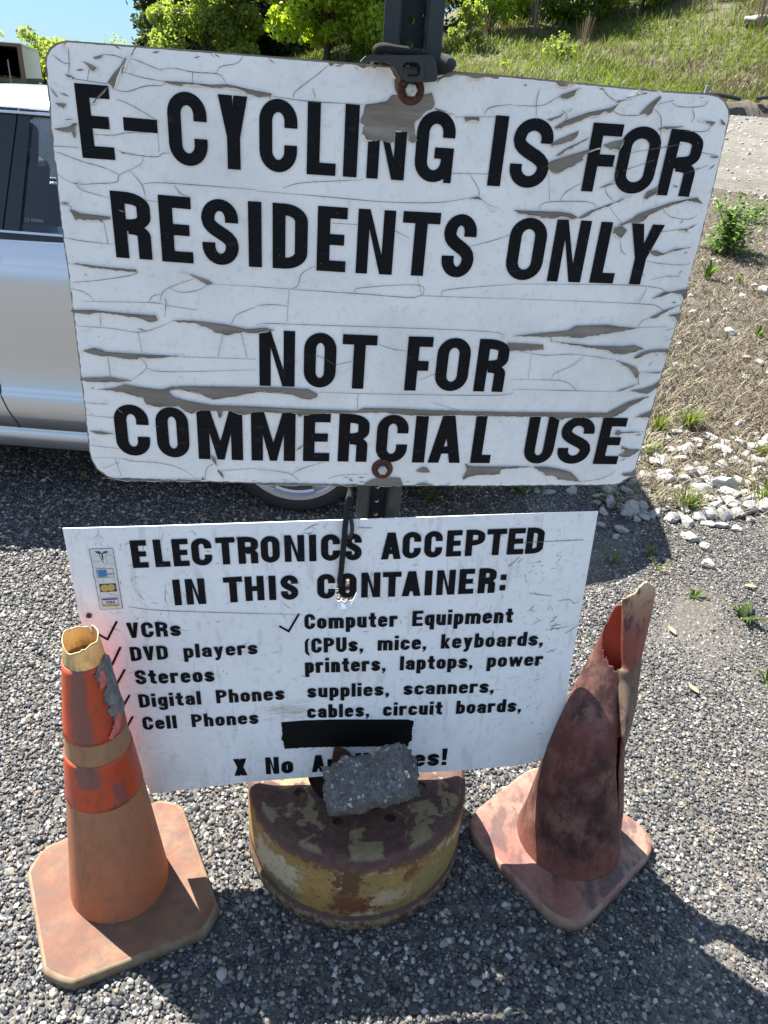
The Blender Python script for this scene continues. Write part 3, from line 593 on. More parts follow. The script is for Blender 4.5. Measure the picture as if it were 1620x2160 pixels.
cap1 = [(195, 178), (490, 201), (744, 220), (1060, 244), (1280, 260), (1440, 273)]; bas1 = [(208, 335), (494, 357), (737, 373), (813, 378), (1040, 392), (1240, 403.5), (1420, 413)]
UP.line('lettering', [('E', 166, 236), ('-', 261, 332), ('C', 355, 437), ('Y', 462, 523), ('C', 547, 627), ('L', 648, 710), ('I', 726, 755.5), ('N', 776, 857), ('G', 877, 958), ('I', 1036, 1064), ('S', 1079, 1162), ('F', 1238, 1302), ('O', 1302, 1387), ('R', 1399, 1473)], cap1, bas1, sfix=.195, tfix=.175)
cap2 = [(270, 404.5), (367, 413), (615, 430), (795, 442), (886, 446.5), (1210, 464), (1360, 472)]; bas2 = [(283, 545), (375, 553), (612, 567), (788, 577.5), (875, 581), (1188, 594), (1332, 599)]
UP.line('lettering', [('R', 239, 319), ('E', 338, 405), ('S', 426, 503), ('I', 524, 552), ('D', 575, 649), ('E', 669, 731), ('N', 753, 831), ('T', 846, 924), ('S', 934, 1002), ('O', 1071, 1149), ('N', 1164, 1236), ('L', 1255, 1306), ('Y', 1318, 1387)], cap2, bas2, sfix=.205, tfix=.175)
UP.line('lettering', [('N', 547, 622), ('O', 641, 709), ('T', 721, 793), ('F', 857, 909), ('O', 920, 990), ('R', 1005, 1070)], [(584, 696.5), (757, 705.5), (888, 709.5), (1040, 715)], [(584, 814), (750, 819), (862, 823), (1030, 825.5)], sfix=.21, tfix=.18)
UP.line('lettering', [('C', 243, 315), ('O', 330, 398.5), ('M', 417, 512), ('M', 530, 623), ('E', 640, 696), ('R', 714, 778), ('C', 794, 860), ('I', 873.5, 899.5), ('A', 907, 976), ('L', 998, 1040), ('U', 1109, 1171), ('S', 1180, 1249), ('E', 1261, 1312)], [(280, 853), (463, 865), (576, 868.5), (668, 871), (890, 875.5), (1146, 878), (1297, 880.5)], [(280, 960), (463, 968.5), (576, 971), (668, 972), (880, 975), (1130, 977), (1275, 978)], sfix=.215, tfix=.18)
# bare wood where the sheet has peeled
PZ = [(0, 0, [(385, 262), (430, 258), (418, 285), (395, 283)]), (0, 0, [(590, 360), (655, 346), (640, 368), (605, 376)]), (0, 0, [(515, 388), (560, 398), (625, 432), (600, 452), (572, 440), (560, 420)]),
 (0, 0, [(808, 345), (760, 420), (720, 465), (680, 522), (722, 562), (745, 520), (765, 465), (770, 440)]), (0, 0, [(862, 290), (875, 290), (768, 470), (758, 468)]), (0, 0, [(690, 542), (640, 590), (580, 660), (592, 662), (650, 600)]),
 (0, 0, [(410, 468), (450, 476), (485, 500), (440, 494)]), (0, 0, [(1038, 513), (1160, 520), (1330, 538), (1440, 535), (1620, 575), (1720, 592), (1710, 618), (1620, 610), (1540, 580), (1480, 564), (1390, 560), (1160, 533), (1150, 546), (1125, 540), (1060, 527)]),
 (0, 0, [(350, 648), (425, 656), (405, 684), (375, 672)]), (0, 0, [(318, 545), (345, 580), (372, 615), (360, 612), (335, 580)]), (0, 0, [(345, 815), (440, 803), (470, 780), (495, 780), (480, 800), (480, 870), (470, 872), (455, 832), (400, 832)]), (0, 0, [(318, 820), (337, 835), (325, 858), (316, 850)]),
 (0, 0, [(440, 1325), (470, 1330), (510, 1348), (700, 1370), (702, 1384), (650, 1390), (655, 1410), (625, 1390), (545, 1398), (510, 1386), (480, 1392), (462, 1355)]), (0, 0, [(735, 946), (790, 965), (860, 976), (780, 972)]), (0, 0, [(460, 1155), (525, 1158), (490, 1168)]),
 (540, 0, [(455, 388), (575, 398), (530, 410), (500, 402), (480, 420), (462, 415)]), (540, 0, [(610, 398), (765, 422), (745, 440), (700, 424), (680, 434), (640, 415)]),
 (540, 0, [(800, 420), (845, 425), (875, 500), (880, 570), (910, 605), (860, 602), (830, 640), (755, 655), (690, 662), (680, 720), (660, 760), (680, 800), (672, 850), (690, 885), (715, 890), (800, 888), (850, 905), (868, 900), (880, 830), (960, 830), (965, 890), (990, 905), (1020, 890), (1005, 850), (1000, 775), (1040, 745), (1080, 700), (1112, 690), (1130, 650), (1110, 585), (1040, 605), (985, 640), (925, 625), (915, 560), (960, 500), (1100, 510), (1140, 490), (1240, 452), (1000, 425)]),
 (540, 0, [(1150, 470), (1250, 453), (1540, 478), (1530, 500), (1470, 488), (1380, 505), (1330, 482), (1250, 475), (1200, 488), (1150, 520)]), (540, 0, [(1110, 678), (1140, 685), (1260, 725), (1220, 714), (1150, 702)]), (540, 0, [(1310, 738), (1412, 738), (1408, 770), (1385, 766), (1330, 770)]),
 (540, 0, [(1340, 1262), (1400, 1240), (1460, 1290), (1540, 1318), (1520, 1338), (1480, 1333), (1460, 1302), (1420, 1264), (1380, 1254)]),
 (1080, 0, [(250, 508), (300, 513), (440, 527), (400, 533), (320, 555), (290, 548), (275, 525)]), (1080, 0, [(300, 605), (390, 570), (440, 552), (400, 580), (390, 605), (350, 625), (310, 622)]), (1080, 0, [(775, 553), (850, 558), (830, 575), (790, 570)]), (1080, 0, [(560, 540), (610, 545), (590, 552)]), (1080, 0, [(900, 567), (970, 572), (940, 580)]),
 (1080, 0, [(650, 640), (700, 630), (790, 612), (690, 640), (670, 652)]), (1080, 0, [(800, 722), (860, 660), (935, 603), (940, 620), (900, 670), (880, 715), (855, 730), (845, 717)]), (1080, 0, [(215, 755), (290, 735), (385, 683), (330, 720), (300, 745), (240, 766)]),
 (1080, 0, [(265, 805), (330, 765), (480, 712), (620, 683), (672, 655), (622, 712), (580, 708), (540, 735), (500, 735), (430, 765), (400, 772), (330, 800), (300, 820)]), (1080, 0, [(243, 908), (290, 880), (420, 825), (410, 860), (385, 885), (330, 905), (290, 920), (250, 925)]), (1080, 0, [(268, 985), (340, 938), (490, 866), (410, 917), (300, 981)]),
 (1080, 0, [(218, 1050), (240, 1020), (470, 950), (570, 933), (480, 962), (440, 1000), (450, 1010), (400, 1035), (390, 1050), (330, 1075), (290, 1095), (262, 1095)]), (1080, 0, [(575, 915), (630, 895), (708, 882), (700, 905), (670, 955), (640, 945), (590, 930)]), (1080, 0, [(918, 815), (960, 800), (1090, 798), (1010, 810), (970, 826)]),
 (1080, 0, [(1150, 757), (1230, 765), (1285, 770), (1260, 798), (1240, 780)]), (1080, 0, [(1312, 750), (1340, 775), (1350, 795), (1320, 785)]), (1080, 0, [(1245, 988), (1305, 988), (1295, 999), (1260, 997)]), (1080, 0, [(525, 1197), (600, 1163), (655, 1156), (590, 1182)]), (1080, 0, [(828, 1250), (850, 1212), (920, 1178), (915, 1220), (880, 1240), (850, 1258)]), (1080, 0, [(1010, 1165), (1048, 1180), (1030, 1187)]),
 (1080, 0, [(630, 1442), (690, 1413), (755, 1383), (800, 1350), (1000, 1280), (1165, 1248), (1200, 1290), (1150, 1277), (1100, 1272), (1020, 1292), (940, 1322), (860, 1362), (820, 1402), (760, 1407), (700, 1422)]), (1080, 0, [(640, 1447), (690, 1424), (725, 1455), (700, 1490), (680, 1510), (655, 1495), (640, 1475)]),
 (1080, 0, [(0, 1325), (60, 1331), (300, 1340), (370, 1350), (412, 1375), (380, 1388), (290, 1372), (240, 1381), (120, 1366), (40, 1350)]), (1080, 0, [(410, 1378), (490, 1332), (755, 1237), (500, 1347), (450, 1377)]), (1080, 0, [(1040, 1452), (1105, 1443), (1180, 1408), (1100, 1457), (1115, 1472), (1090, 1468)]), (1080, 0, [(858, 1585), (905, 1583), (955, 1605), (1030, 1573), (1130, 1561), (1020, 1586), (950, 1613), (910, 1619), (875, 1600)]),
 (0, 540, [(430, 45), (540, 49), (660, 66), (866, 82), (865, 102), (800, 95), (680, 85), (560, 66)]), (0, 540, [(1115, 97), (1230, 118), (1320, 150), (1352, 174), (1310, 179), (1250, 142), (1200, 116)]),
 (0, 540, [(455, 336), (600, 339), (700, 350), (960, 374), (985, 372), (1002, 404), (950, 416), (900, 396), (800, 379), (780, 373), (660, 358), (560, 366), (455, 351)]), (0, 540, [(1095, 402), (1240, 407), (1420, 429), (1560, 459), (1680, 452), (1740, 466), (1700, 474), (1600, 486), (1540, 476), (1470, 491), (1430, 500), (1360, 481), (1340, 461), (1260, 431), (1220, 421), (1130, 418)]),
 (0, 540, [(525, 595), (600, 577), (680, 604), (960, 621), (1170, 632), (1000, 641), (940, 646), (890, 641), (870, 653), (780, 646), (690, 633), (640, 631), (560, 611)]), (0, 540, [(510, 765), (640, 764), (690, 759), (842, 785), (760, 795), (650, 796), (580, 791), (510, 786)]),
 (0, 540, [(620, 840), (730, 829), (790, 808), (880, 824), (1000, 840), (1035, 840), (1080, 823), (1200, 818), (1620, 826), (1800, 829), (1950, 838), (2010, 870), (2000, 890), (1960, 905), (1910, 895), (1850, 870), (1750, 862), (1640, 852), (1500, 881), (1440, 886), (1350, 906), (1300, 881), (1280, 869), (1150, 841), (1078, 840), (1070, 860), (1100, 890), (1200, 914), (1340, 939), (1620, 949), (1920, 964), (2260, 975), (2300, 958), (2480, 959), (2720, 971), (3240, 984), (3840, 989), (3980, 915), (4110, 882), (4000, 940), (3930, 990), (3870, 1016), (3570, 1021), (3550, 1035), (3490, 1011), (3240, 1012), (2910, 1001), (2700, 1006), (2600, 1006), (2420, 986), (2180, 993), (2090, 991), (1920, 1001), (1900, 1016), (1870, 991), (1720, 986), (1620, 984), (1540, 1001), (1440, 976), (1410, 976), (1395, 1040), (1370, 976), (1250, 976), (1215, 996), (1190, 986), (1130, 946), (1000, 951), (930, 936), (910, 896), (800, 866), (720, 850)]),
 (0, 540, [(560, 1099), (640, 1104), (722, 1122), (660, 1126), (600, 1113)]), (0, 540, [(1335, 1253), (1365, 1273), (1372, 1325), (1345, 1291)]), (0, 540, [(1378, 1343), (1410, 1373), (1420, 1412), (1390, 1377)]), (0, 540, [(640, 1395), (820, 1408), (1280, 1412), (1260, 1422), (800, 1420)]), (0, 540, [(1270, 1415), (1285, 1392), (1300, 1412)]),
 (540, 540, [(250, 1225), (290, 1194), (302, 1190), (280, 1216)]), (540, 540, [(1008, 1356), (1050, 1330), (1080, 1334), (1102, 1366), (1040, 1365)]), (540, 540, [(1305, 1400), (1335, 1350), (1320, 1308), (1360, 1328), (1620, 1328), (1740, 1330), (1620, 1340), (1550, 1346), (1540, 1376), (1400, 1381), (1350, 1391), (1310, 1412)]), (540, 540, [(680, 1448), (690, 1433), (730, 1410), (800, 1394), (912, 1399), (928, 1440), (920, 1452)]), (540, 540, [(990, 1446), (1060, 1428), (1130, 1446)]), (540, 540, [(0, 1438), (200, 1432), (650, 1445), (650, 1450), (0, 1446)]),
 (1080, 540, [(0, 502), (180, 484), (350, 469), (400, 439), (600, 432), (680, 445), (800, 452), (620, 486), (560, 491), (540, 501), (480, 501), (440, 516), (380, 516), (350, 506), (200, 511)]), (1080, 540, [(-30, 545), (195, 556), (198, 591), (130, 593), (-20, 600)]), (1080, 540, [(235, 534), (500, 564), (700, 569), (770, 561), (832, 583), (760, 606), (700, 618), (640, 616), (580, 591), (450, 571)]),
 (1080, 540, [(650, 654), (730, 679), (780, 699), (802, 740), (785, 772), (765, 741), (740, 706), (690, 686)]), (1080, 540, [(763, 641), (830, 599), (900, 587), (990, 583), (975, 632), (955, 606), (880, 606), (800, 641)]), (1080, 540, [(743, 847), (830, 834), (890, 814), (948, 765), (912, 830), (850, 869), (790, 863)]), (1080, 540, [(648, 856), (720, 829), (805, 798), (700, 846)]),
 (1080, 540, [(770, 1018), (890, 968), (880, 1000), (860, 1032), (850, 1017)]), (1080, 540, [(858, 391), (950, 344), (1070, 302), (960, 357), (900, 391)]), (1080, 540, [(983, 371), (1065, 357), (1050, 412), (1030, 412), (1020, 386)]), (1080, 540, [(878, 271), (960, 224), (1010, 221), (1112, 204), (1095, 268), (1070, 276), (1060, 236), (1000, 229), (960, 246)]),
 (1080, 540, [(643, 1126), (665, 1094), (690, 1109), (840, 1107), (690, 1119), (670, 1131)]), (1080, 540, [(663, 1256), (705, 1245), (690, 1198), (740, 1217), (815, 1219), (780, 1241), (740, 1266), (690, 1266)]), (1080, 540, [(130, 1328), (220, 1329), (300, 1344), (370, 1364), (428, 1425), (370, 1416), (280, 1411), (260, 1386), (210, 1386), (190, 1361), (160, 1351)]), (1080, 540, [(688, 1371), (785, 1361), (770, 1386), (700, 1386)]), (1080, 540, [(800, 736), (950, 727), (920, 740)])]
mb = MB()
for i, (ox, oy, P) in enumerate(PZ):
    Q = jag(UP.poly(Z(ox, oy, *P)), .0010, .0042, i); V, T = tess([Q], .0026 + i * 1e-5); mb.add(V, T)
for k in range(60):                                               # flaked nicks along the edges
    side = k % 4
    if side == 0: u, v = -.455 + rnd.expovariate(40) - .012, rnd.uniform(-.28, .29)
    elif side == 1: u, v = .465 - rnd.expovariate(30), rnd.uniform(-.28, .28)
    elif side == 2: u, v = rnd.uniform(-.4, .44), .311 - rnd.expovariate(400)
    else: u, v = rnd.uniform(-.44, .42), -.311 + rnd.expovariate(300)
    if abs(u) > .45 and abs(v) > .26: continue
    a = (.5 if side == 1 else -.2) + rnd.uniform(-.5, .5); l = rnd.uniform(.002, .007); w = rnd.uniform(.0004, .0014)
    d = np.array([math.cos(a), math.sin(a)]); n = np.array([-d[1], d[0]]); c = np.array([u, v])
    mb.add([(*(c - d * l), .0016 + k * 2e-6), (*(c - n * w), .0016 + k * 2e-6), (*(c + d * l), .0016 + k * 2e-6), (*(c + n * w * .8), .0016 + k * 2e-6)], [(0, 1, 2, 3)])
mb.build('bare_wood_patches', M['grey_wood'], UP.o)
#                                                                    torn lower edge of the sheet, curling away from the board
for i, (ox, oy, P) in enumerate(PZ):
    Q = jag(UP.poly(Z(ox, oy, *P)), .0010, .0042, i); n = len(Q); q = random.Random(900 + i)
    a = sum(Q[k][0] * Q[(k + 1) % n][1] - Q[(k + 1) % n][0] * Q[k][1] for k in range(n)); run = []; ph = q.uniform(0, 6)
    for k in range(n + 1):
        p0, p1, p2 = (np.array(Q[(k + d) % n]) for d in (-1, 0, 1)); d = p2 - p0; l = np.linalg.norm(d) + 1e-9; nr = np.array([d[1], -d[0]]) / l * (1 if a > 0 else -1)
        up = max(0, .25 + .75 * math.sin(k * .55 + ph)) * (1 if nr[1] < -.2 else 0)
        if up > .05 and k < n: run.append((p1 + nr * .0016, p1 - nr * .0016 * up, .0002, .0030 + .0032 * up)); continue
        if len(run) > 1:
            b = []
            for o_, e_, z0, z1 in run: b += [(*o_, .0005), (*(o_ * .45 + e_ * .55), z1 * .8), (*e_, z1)]
            lip.add(b, [(3 * j + m_, 3 * j + 3 + m_, 3 * j + 4 + m_, 3 * j + 1 + m_) for j in range(len(run) - 1) for m_ in (0, 1)])
        run = []
lip.build('white_face', M['white_vinyl'], UP.o)
CR = [(0, 0, [[(335, 345), (400, 395), (450, 402)], [(785, 455), (900, 490), (1040, 515)], [(835, 370), (900, 395), (1020, 445)], [(1010, 440), (1100, 432), (1220, 455), (1360, 465), (1400, 480), (1435, 535)], [(1370, 465), (1400, 420), (1500, 400), (1545, 345)], [(1220, 455), (1218, 525)], [(710, 560), (800, 580), (920, 545), (1030, 540), (1040, 515)], [(735, 625), (840, 670), (1010, 770)], [(600, 850), (720, 855), (800, 840), (930, 840)], [(740, 950), (830, 975), (930, 988), (1000, 990), (1030, 970), (1080, 970)], [(905, 990), (890, 1040), (760, 1105), (740, 1150), (620, 1160), (470, 1160), (350, 1090)], [(825, 1080), (900, 1170), (925, 1270)], [(335, 922), (500, 933)], [(340, 955), (400, 975), (520, 1020), (660, 1060), (755, 1105)], [(900, 1165), (1000, 1155), (1250, 1170), (1620, 1200)], [(480, 1165), (530, 1205), (690, 1250)], [(375, 1290), (440, 1300), (455, 1330)], [(400, 1497), (500, 1520), (720, 1545)], [(660, 1410), (685, 1540)], [(480, 500), (680, 530)], [(435, 310), (440, 400), (436, 470)], [(555, 510), (565, 440)], [(650, 345), (720, 350), (800, 375)], [(925, 1265), (1003, 1275)], [(1105, 1170), (1140, 1220), (1200, 1245)], [(1000, 840), (1008, 960)]]),
 (540, 0, [[(240, 620), (250, 580), (390, 470), (455, 415)], [(90, 605), (330, 640), (680, 660)], [(0, 1207), (400, 1240), (800, 1275), (1150, 1280), (1380, 1245)], [(1350, 1100), (1405, 1190), (1410, 1245)], [(1235, 1095), (1470, 1100)], [(1255, 740), (1520, 738)], [(1440, 730), (1480, 680), (1620, 660)], [(170, 1190), (300, 1155), (680, 1137)], [(480, 1410), (640, 1420)], [(880, 1460), (970, 1505)], [(1345, 1560), (1500, 1520), (1620, 1480)], [(360, 560), (375, 620)]]),
 (1080, 0, [[(0, 665), (180, 668), (270, 625), (330, 590)], [(570, 550), (600, 600), (670, 650)], [(625, 690), (680, 725), (780, 730), (830, 718)], [(895, 690), (940, 750), (930, 930)], [(1010, 650), (1060, 675), (1200, 672), (1240, 635)], [(1135, 680), (1150, 740), (1130, 775)], [(1085, 830), (1220, 830), (1260, 790)], [(720, 970), (930, 935), (1080, 910)], [(170, 1330), (210, 1280), (470, 1275), (535, 1310)], [(300, 1270), (340, 1215), (430, 1160)], [(630, 1040), (665, 1090), (640, 1140), (590, 1175)], [(585, 1180), (600, 1230), (640, 1270)], [(615, 1310), (690, 1410)], [(945, 1310), (1000, 1370), (1120, 1385), (1170, 1355)], [(680, 1510), (690, 1580), (720, 1615)], [(920, 1470), (1050, 1450)], [(1195, 965), (1300, 985)], [(1160, 1075), (1240, 1045)], [(230, 1100), (235, 1270)], [(175, 560), (155, 630), (150, 740)], [(320, 700), (345, 740), (300, 820)], [(720, 620), (850, 590)], [(920, 660), (1020, 635)], [(700, 1080), (900, 1010)], [(1090, 1100), (1180, 1060)]]),
 (0, 540, [[(450, 165), (640, 150), (850, 115), (865, 90)], [(1015, 285), (1030, 230), (1090, 190), (1235, 140)], [(1080, 205), (1150, 228), (1250, 215), (1320, 180)], [(1350, 175), (1620, 192), (2020, 220), (2320, 240), (2600, 262), (2670, 250), (3020, 262), (3240, 268)], [(530, 285), (940, 292), (1045, 305)], [(1040, 265), (1052, 290), (1043, 385)], [(945, 290), (970, 250), (1020, 242)], [(470, 440), (700, 455), (875, 480), (1000, 450), (1100, 405)], [(875, 480), (900, 605)], [(1045, 310), (1250, 340)], [(635, 360), (640, 440)], [(1465, 430), (1500, 370), (1620, 320)], [(1410, 495), (1380, 635)], [(1525, 480), (1565, 640)], [(1160, 635), (1620, 650)], [(685, 640), (700, 755)], [(885, 640), (930, 705), (840, 780)], [(930, 705), (1060, 730), (1620, 718)], [(530, 925), (690, 935)], [(545, 1005), (720, 1020)], [(570, 1195), (750, 1215)], [(580, 1275), (760, 1275), (840, 1295), (1000, 1305), (1140, 1340), (1250, 1410)], [(730, 1280), (770, 1390)], [(1300, 1410), (1310, 1340), (1360, 1310)], [(1400, 1355), (1620, 1340)], [(440, 200), (540, 230), (600, 280)], [(660, 1340), (760, 1300)]]),
 (540, 540, [[(220, 205), (265, 185), (290, 110), (375, 60)], [(210, 210), (195, 415)], [(630, 230), (660, 200), (1030, 182), (1045, 250), (1020, 130)], [(1170, 255), (1220, 210), (1620, 178)], [(0, 440), (50, 425), (400, 435), (1450, 475), (1550, 520)], [(0, 310), (100, 305), (200, 315)], [(760, 550), (860, 585), (950, 600)], [(400, 860), (880, 872), (1540, 878), (1620, 850)], [(640, 965), (645, 870)], [(1120, 925), (1300, 980)], [(455, 1410), (530, 1385), (710, 1375)], [(510, 685), (605, 665)], [(220, 1380), (300, 1340), (430, 1300)], [(0, 1345), (200, 1370), (270, 1420)], [(1040, 780), (1140, 740)], [(360, 620), (440, 650), (500, 690)]]),
 (1080, 540, [[(0, 175), (500, 178), (800, 185), (940, 205), (970, 225)], [(0, 268), (800, 300), (920, 320), (960, 350)], [(800, 295), (850, 205)], [(790, 450), (820, 410), (860, 390)], [(790, 450), (980, 445)], [(40, 600), (200, 625), (400, 620), (650, 655)], [(245, 510), (248, 540)], [(450, 630), (380, 690), (270, 740), (245, 780)], [(120, 625), (100, 775)], [(0, 780), (250, 782), (350, 800), (405, 850)], [(0, 840), (400, 850), (650, 855)], [(800, 740), (795, 800), (805, 810)], [(0, 1328), (130, 1328)], [(850, 30), (930, 45), (1080, 55), (1130, 40)], [(965, 535), (1020, 515)], [(970, 470), (1035, 450)], [(428, 1425), (540, 1410), (620, 1380), (655, 1345)], [(980, 130), (1060, 125)], [(870, 150), (1000, 120)]])]
mb = MB(); k = 0
for ox, oy, LL in CR:
    for P in LL: k += 1; UP.ribbon(mb, Z(ox, oy, *P), .00085, .0019 + k * 4e-6)
for ox, oy, P in PZ:                                                # shade under the upper lip of each long tear, painted as a dark line
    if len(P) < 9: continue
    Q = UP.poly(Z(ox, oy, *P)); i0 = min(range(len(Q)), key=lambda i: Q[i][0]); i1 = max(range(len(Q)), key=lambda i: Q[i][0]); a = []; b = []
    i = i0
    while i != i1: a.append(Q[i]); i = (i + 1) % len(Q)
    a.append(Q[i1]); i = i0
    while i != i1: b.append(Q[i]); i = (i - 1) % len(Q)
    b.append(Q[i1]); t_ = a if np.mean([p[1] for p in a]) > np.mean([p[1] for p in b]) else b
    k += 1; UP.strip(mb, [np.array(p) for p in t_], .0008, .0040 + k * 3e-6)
mb.build('cracks_and_lip_shade', M['crack_and_lip_shade'], UP.o)
def bolt_at(sign, x, y):
    c = sign.uv(x, y); w = MB(); w.lathe([(.0085, .0022), (.0085, .005), (.0175, .0042), (.0185, .003), (.0185, .0005)], (c[0], c[1], .0), 28)
    o = w.build('washer', M['rust'], sign.o, True); h = MB()
    h.lathe([(.0, .0118), (.0072, .0118), (.0084, .0105), (.0084, .0038)], (c[0], c[1], 0), 6); return h.build('bolt_head', M['zinc'], o)
bolt_at(UP, 866, 190); bolt_at(UP, 806, 988)

# ------------------------------------------------------------------ the lower sheet sign
lo_out = LO.poly([(132, 1115), (320, 1110), (600, 1101), (900, 1091), (1262, 1079), (1227, 1280), (1203, 1413), (1194, 1480), (1187, 1530), (1172, 1572), (1150, 1597), (1120, 1610), (1080, 1616), (980, 1624), (870, 1631), (700, 1636), (540, 1648), (430, 1661), (318, 1674), (280, 1590), (230, 1480), (190, 1370), (167, 1300), (148, 1200)])
hole = LO.poly(Z(540, 1080, (520, 430), (548, 420), (578, 403), (602, 420), (625, 465), (636, 510), (622, 545), (610, 562), (585, 560), (560, 572), (540, 560), (520, 566), (508, 550), (514, 530), (500, 510), (506, 475)))
mb = MB(); sheet = mb; prism(sheet, [lo_out, hole], -.0025, 0)
mb = MB()                                                           # torn lip under the hole, bent forward
Q = LO.poly(Z(540, 1080, (508, 552), (520, 568), (540, 562), (560, 574), (585, 562), (612, 560), (600, 580), (570, 592), (545, 597), (515, 606)))
V, T = tess([Q], 0); mb.add([(x, y, .002 + .010 * max(0, (Q[1][1] + .006 - y) / .02)) for x, y, _ in V], T); mb.build('torn_lip', M['white_sheet'], LO.o)
LO.line('lettering', [('E', 277, 311), ('L', 325, 357), ('E', 364, 398), ('C', 404, 447), ('T', 456, 496), ('R', 502, 545), ('O', 550, 590), ('N', 600, 642), ('I', 652, 667), ('C', 677, 717), ('S', 727, 763), ('A', 804, 846), ('C', 849, 888), ('C', 895, 933), ('E', 942, 974), ('P', 982, 1022), ('T', 1026, 1067), ('E', 1071, 1106), ('D', 1110, 1147)],
        [(290, 1139), (470, 1133), (620, 1128), (820, 1123), (957, 1118), (1046, 1115), (1130, 1112)], [(298, 1197), (475, 1190), (620, 1184), (820, 1179), (957, 1173), (1046, 1170), (1130, 1167)], sfix=.235, tfix=.20)
LO.line('lettering', [('I', 366, 381.5), ('N', 392, 433), ('T', 472, 512), ('H', 517, 557), ('I', 567, 582), ('S', 592, 629), ('C', 669, 707), ('O', 714, 752), ('N', 762, 802), ('T', 807, 846), ('A', 848, 888), ('I', 896, 911.5), ('N', 921, 960), ('E', 968, 1000), ('R', 1009, 1046), (':', 1055, 1067)],
        [(372, 1222), (488, 1216.5), (780, 1207), (940, 1202), (1027, 1197.5)], [(376, 1276), (492, 1270), (540, 1266), (780, 1259), (940, 1254), (1027, 1250)], sfix=.245, tfix=.20)
for txt, x0, x1, cap, base in (('VCRs', 268, 381, [(270, 1313), (380, 1309.5)], [(270, 1345.5), (380, 1340.5)]), ('DVD players', 275, 543, [(275, 1364), (543, 1351)], [(275, 1394), (543, 1379)]), ('Stereos', 285, 452, [(285, 1413), (452, 1407)], [(285, 1443), (452, 1437)]),
    ('Digital Phones', 293, 600, [(293, 1464), (600, 1447)], [(293, 1492), (600, 1475)]), ('Cell Phones', 301, 545, [(301, 1511.5), (545, 1499)], [(301, 1539), (545, 1525.5)]), ('Computer Equipment', 642, 1082, [(642, 1295), (868, 1288), (1082, 1281)], [(642, 1326.5), (868, 1320), (1082, 1312.5)]),
    ('(CPUs, mice, keyboards,', 643, 1146, [(643, 1346), (1146, 1331)], [(643, 1377), (1146, 1360.5)]), ('printers, laptops, power', 643, 1145, [(643, 1388), (843, 1383.5), (1145, 1375)], [(643, 1419), (843, 1413), (1145, 1403)]), ('supplies, scanners,', 648, 1042, [(648, 1443), (1042, 1432.5)], [(648, 1471), (1042, 1460)]),
    ('cables, circuit boards,', 648, 1100, [(648, 1486), (965, 1477.5), (1100, 1473)], [(648, 1514), (965, 1505), (1100, 1500)]), ('X No Appliances!', 493, 943, [(493, 1600.5), (943, 1578)], [(493, 1636), (943, 1612.5)])):
    LO.auto('lettering', txt, x0, x1, cap, base, sfix=.235, tfix=.19)
for i, P in enumerate(([(209, 1338), (227, 1348), (246, 1311)], [(219, 1391), (237, 1401), (254, 1365)], [(233, 1439), (244, 1447), (263, 1412)], [(256, 1497), (273, 1466)], [(264, 1540), (280, 1511)], [(591, 1321), (609, 1331), (630, 1295)])):
    Q = [np.array(p) for p in LO.poly(P)]; mb = MB()
    for j in range(len(Q) - 1):
        d = Q[j + 1] - Q[j]; d /= np.linalg.norm(d); n = np.array([-d[1], d[0]]) * .0021; a = Q[j] - d * .002; b = Q[j + 1] + d * .0015; zz = .0013 + i * 1e-5 + j * 2e-5
        mb.add([(*(a - n), zz), (*(b - n), zz), (*(b + n), zz), (*(a + n), zz)], [(0, 1, 2, 3)])
    mb.build('tick_mark', M['black_vinyl'], LO.o)
tp = jag(LO.poly(Z(540, 1080, (160, 1330), (300, 1318), (500, 1312), (960, 1312), (998, 1322), (994, 1345), (985, 1385), (988, 1440), (970, 1450), (960, 1480), (700, 1480), (330, 1486), (180, 1495), (172, 1445), (160, 1438), (168, 1400))), .0009, .004, 3)
mb = MB(); prism(mb, [tp], .0002, .0020); mb.build('black_tape', M['tape_black'], LO.o)
mb = MB()
for k in range(520):                                                # scratches in the sheet
    zone = rnd.random()
    if zone < .40: x, y = 1245 - rnd.expovariate(1 / 70), rnd.uniform(1090, 1560); x -= (y - 1090) * .16; a = rnd.gauss(.5, .9)
    elif zone < .65: x, y = 150 + rnd.expovariate(1 / 70), rnd.uniform(1120, 1320); x += (y - 1120) * .17; a = rnd.uniform(0, 3.1)
    else: x, y = rnd.uniform(160, 1180), rnd.uniform(1110, 1620); a = rnd.uniform(0, 3.1)
    if y > 1600 and x > 1080: continue
    c = LO.uv(x, y); l = rnd.expovariate(1 / .007) + .001; P = [c]
    if not (-.43 < c[0] < .43 and -.27 < c[1] < .30): continue
    for j in range(4): a += rnd.gauss(0, .25); P.append(P[-1] + np.array([math.cos(a), math.sin(a)]) * l / 4)
    LO.strip(mb, P, rnd.choice((.0005, .0007, .0009, .0016 if zone < .4 else .0008)), .0008 + k * 1e-6)
for P in ([(1116, 1250), (1140, 1254), (1165, 1256)], [(1175, 1268), (1200, 1264), (1210, 1272), (1222, 1268)], [(1150, 1328), (1180, 1324), (1200, 1320)], [(1192, 1336), (1218, 1318)], [(1155, 1286), (1162, 1276)], [(642, 1118), (660, 1108), (672, 1105)], [(756, 1112), (775, 1113), (786, 1112)], [(640, 1122), (652, 1125), (660, 1120)], [(1085, 1145), (1230, 1138)], [(270, 1279), (360, 1288), (640, 1296)]):
    LO.ribbon(mb, P, .0014, .0014)
n0 = len(sheet.v); sheet.v += mb.v; sheet.f += [tuple(n0 + i for i in f) for f in mb.f]; sheet.m += [1] * len(mb.f); sheet.build('sheet', [M['white_sheet'], M['scratch_grey']], LO.o)
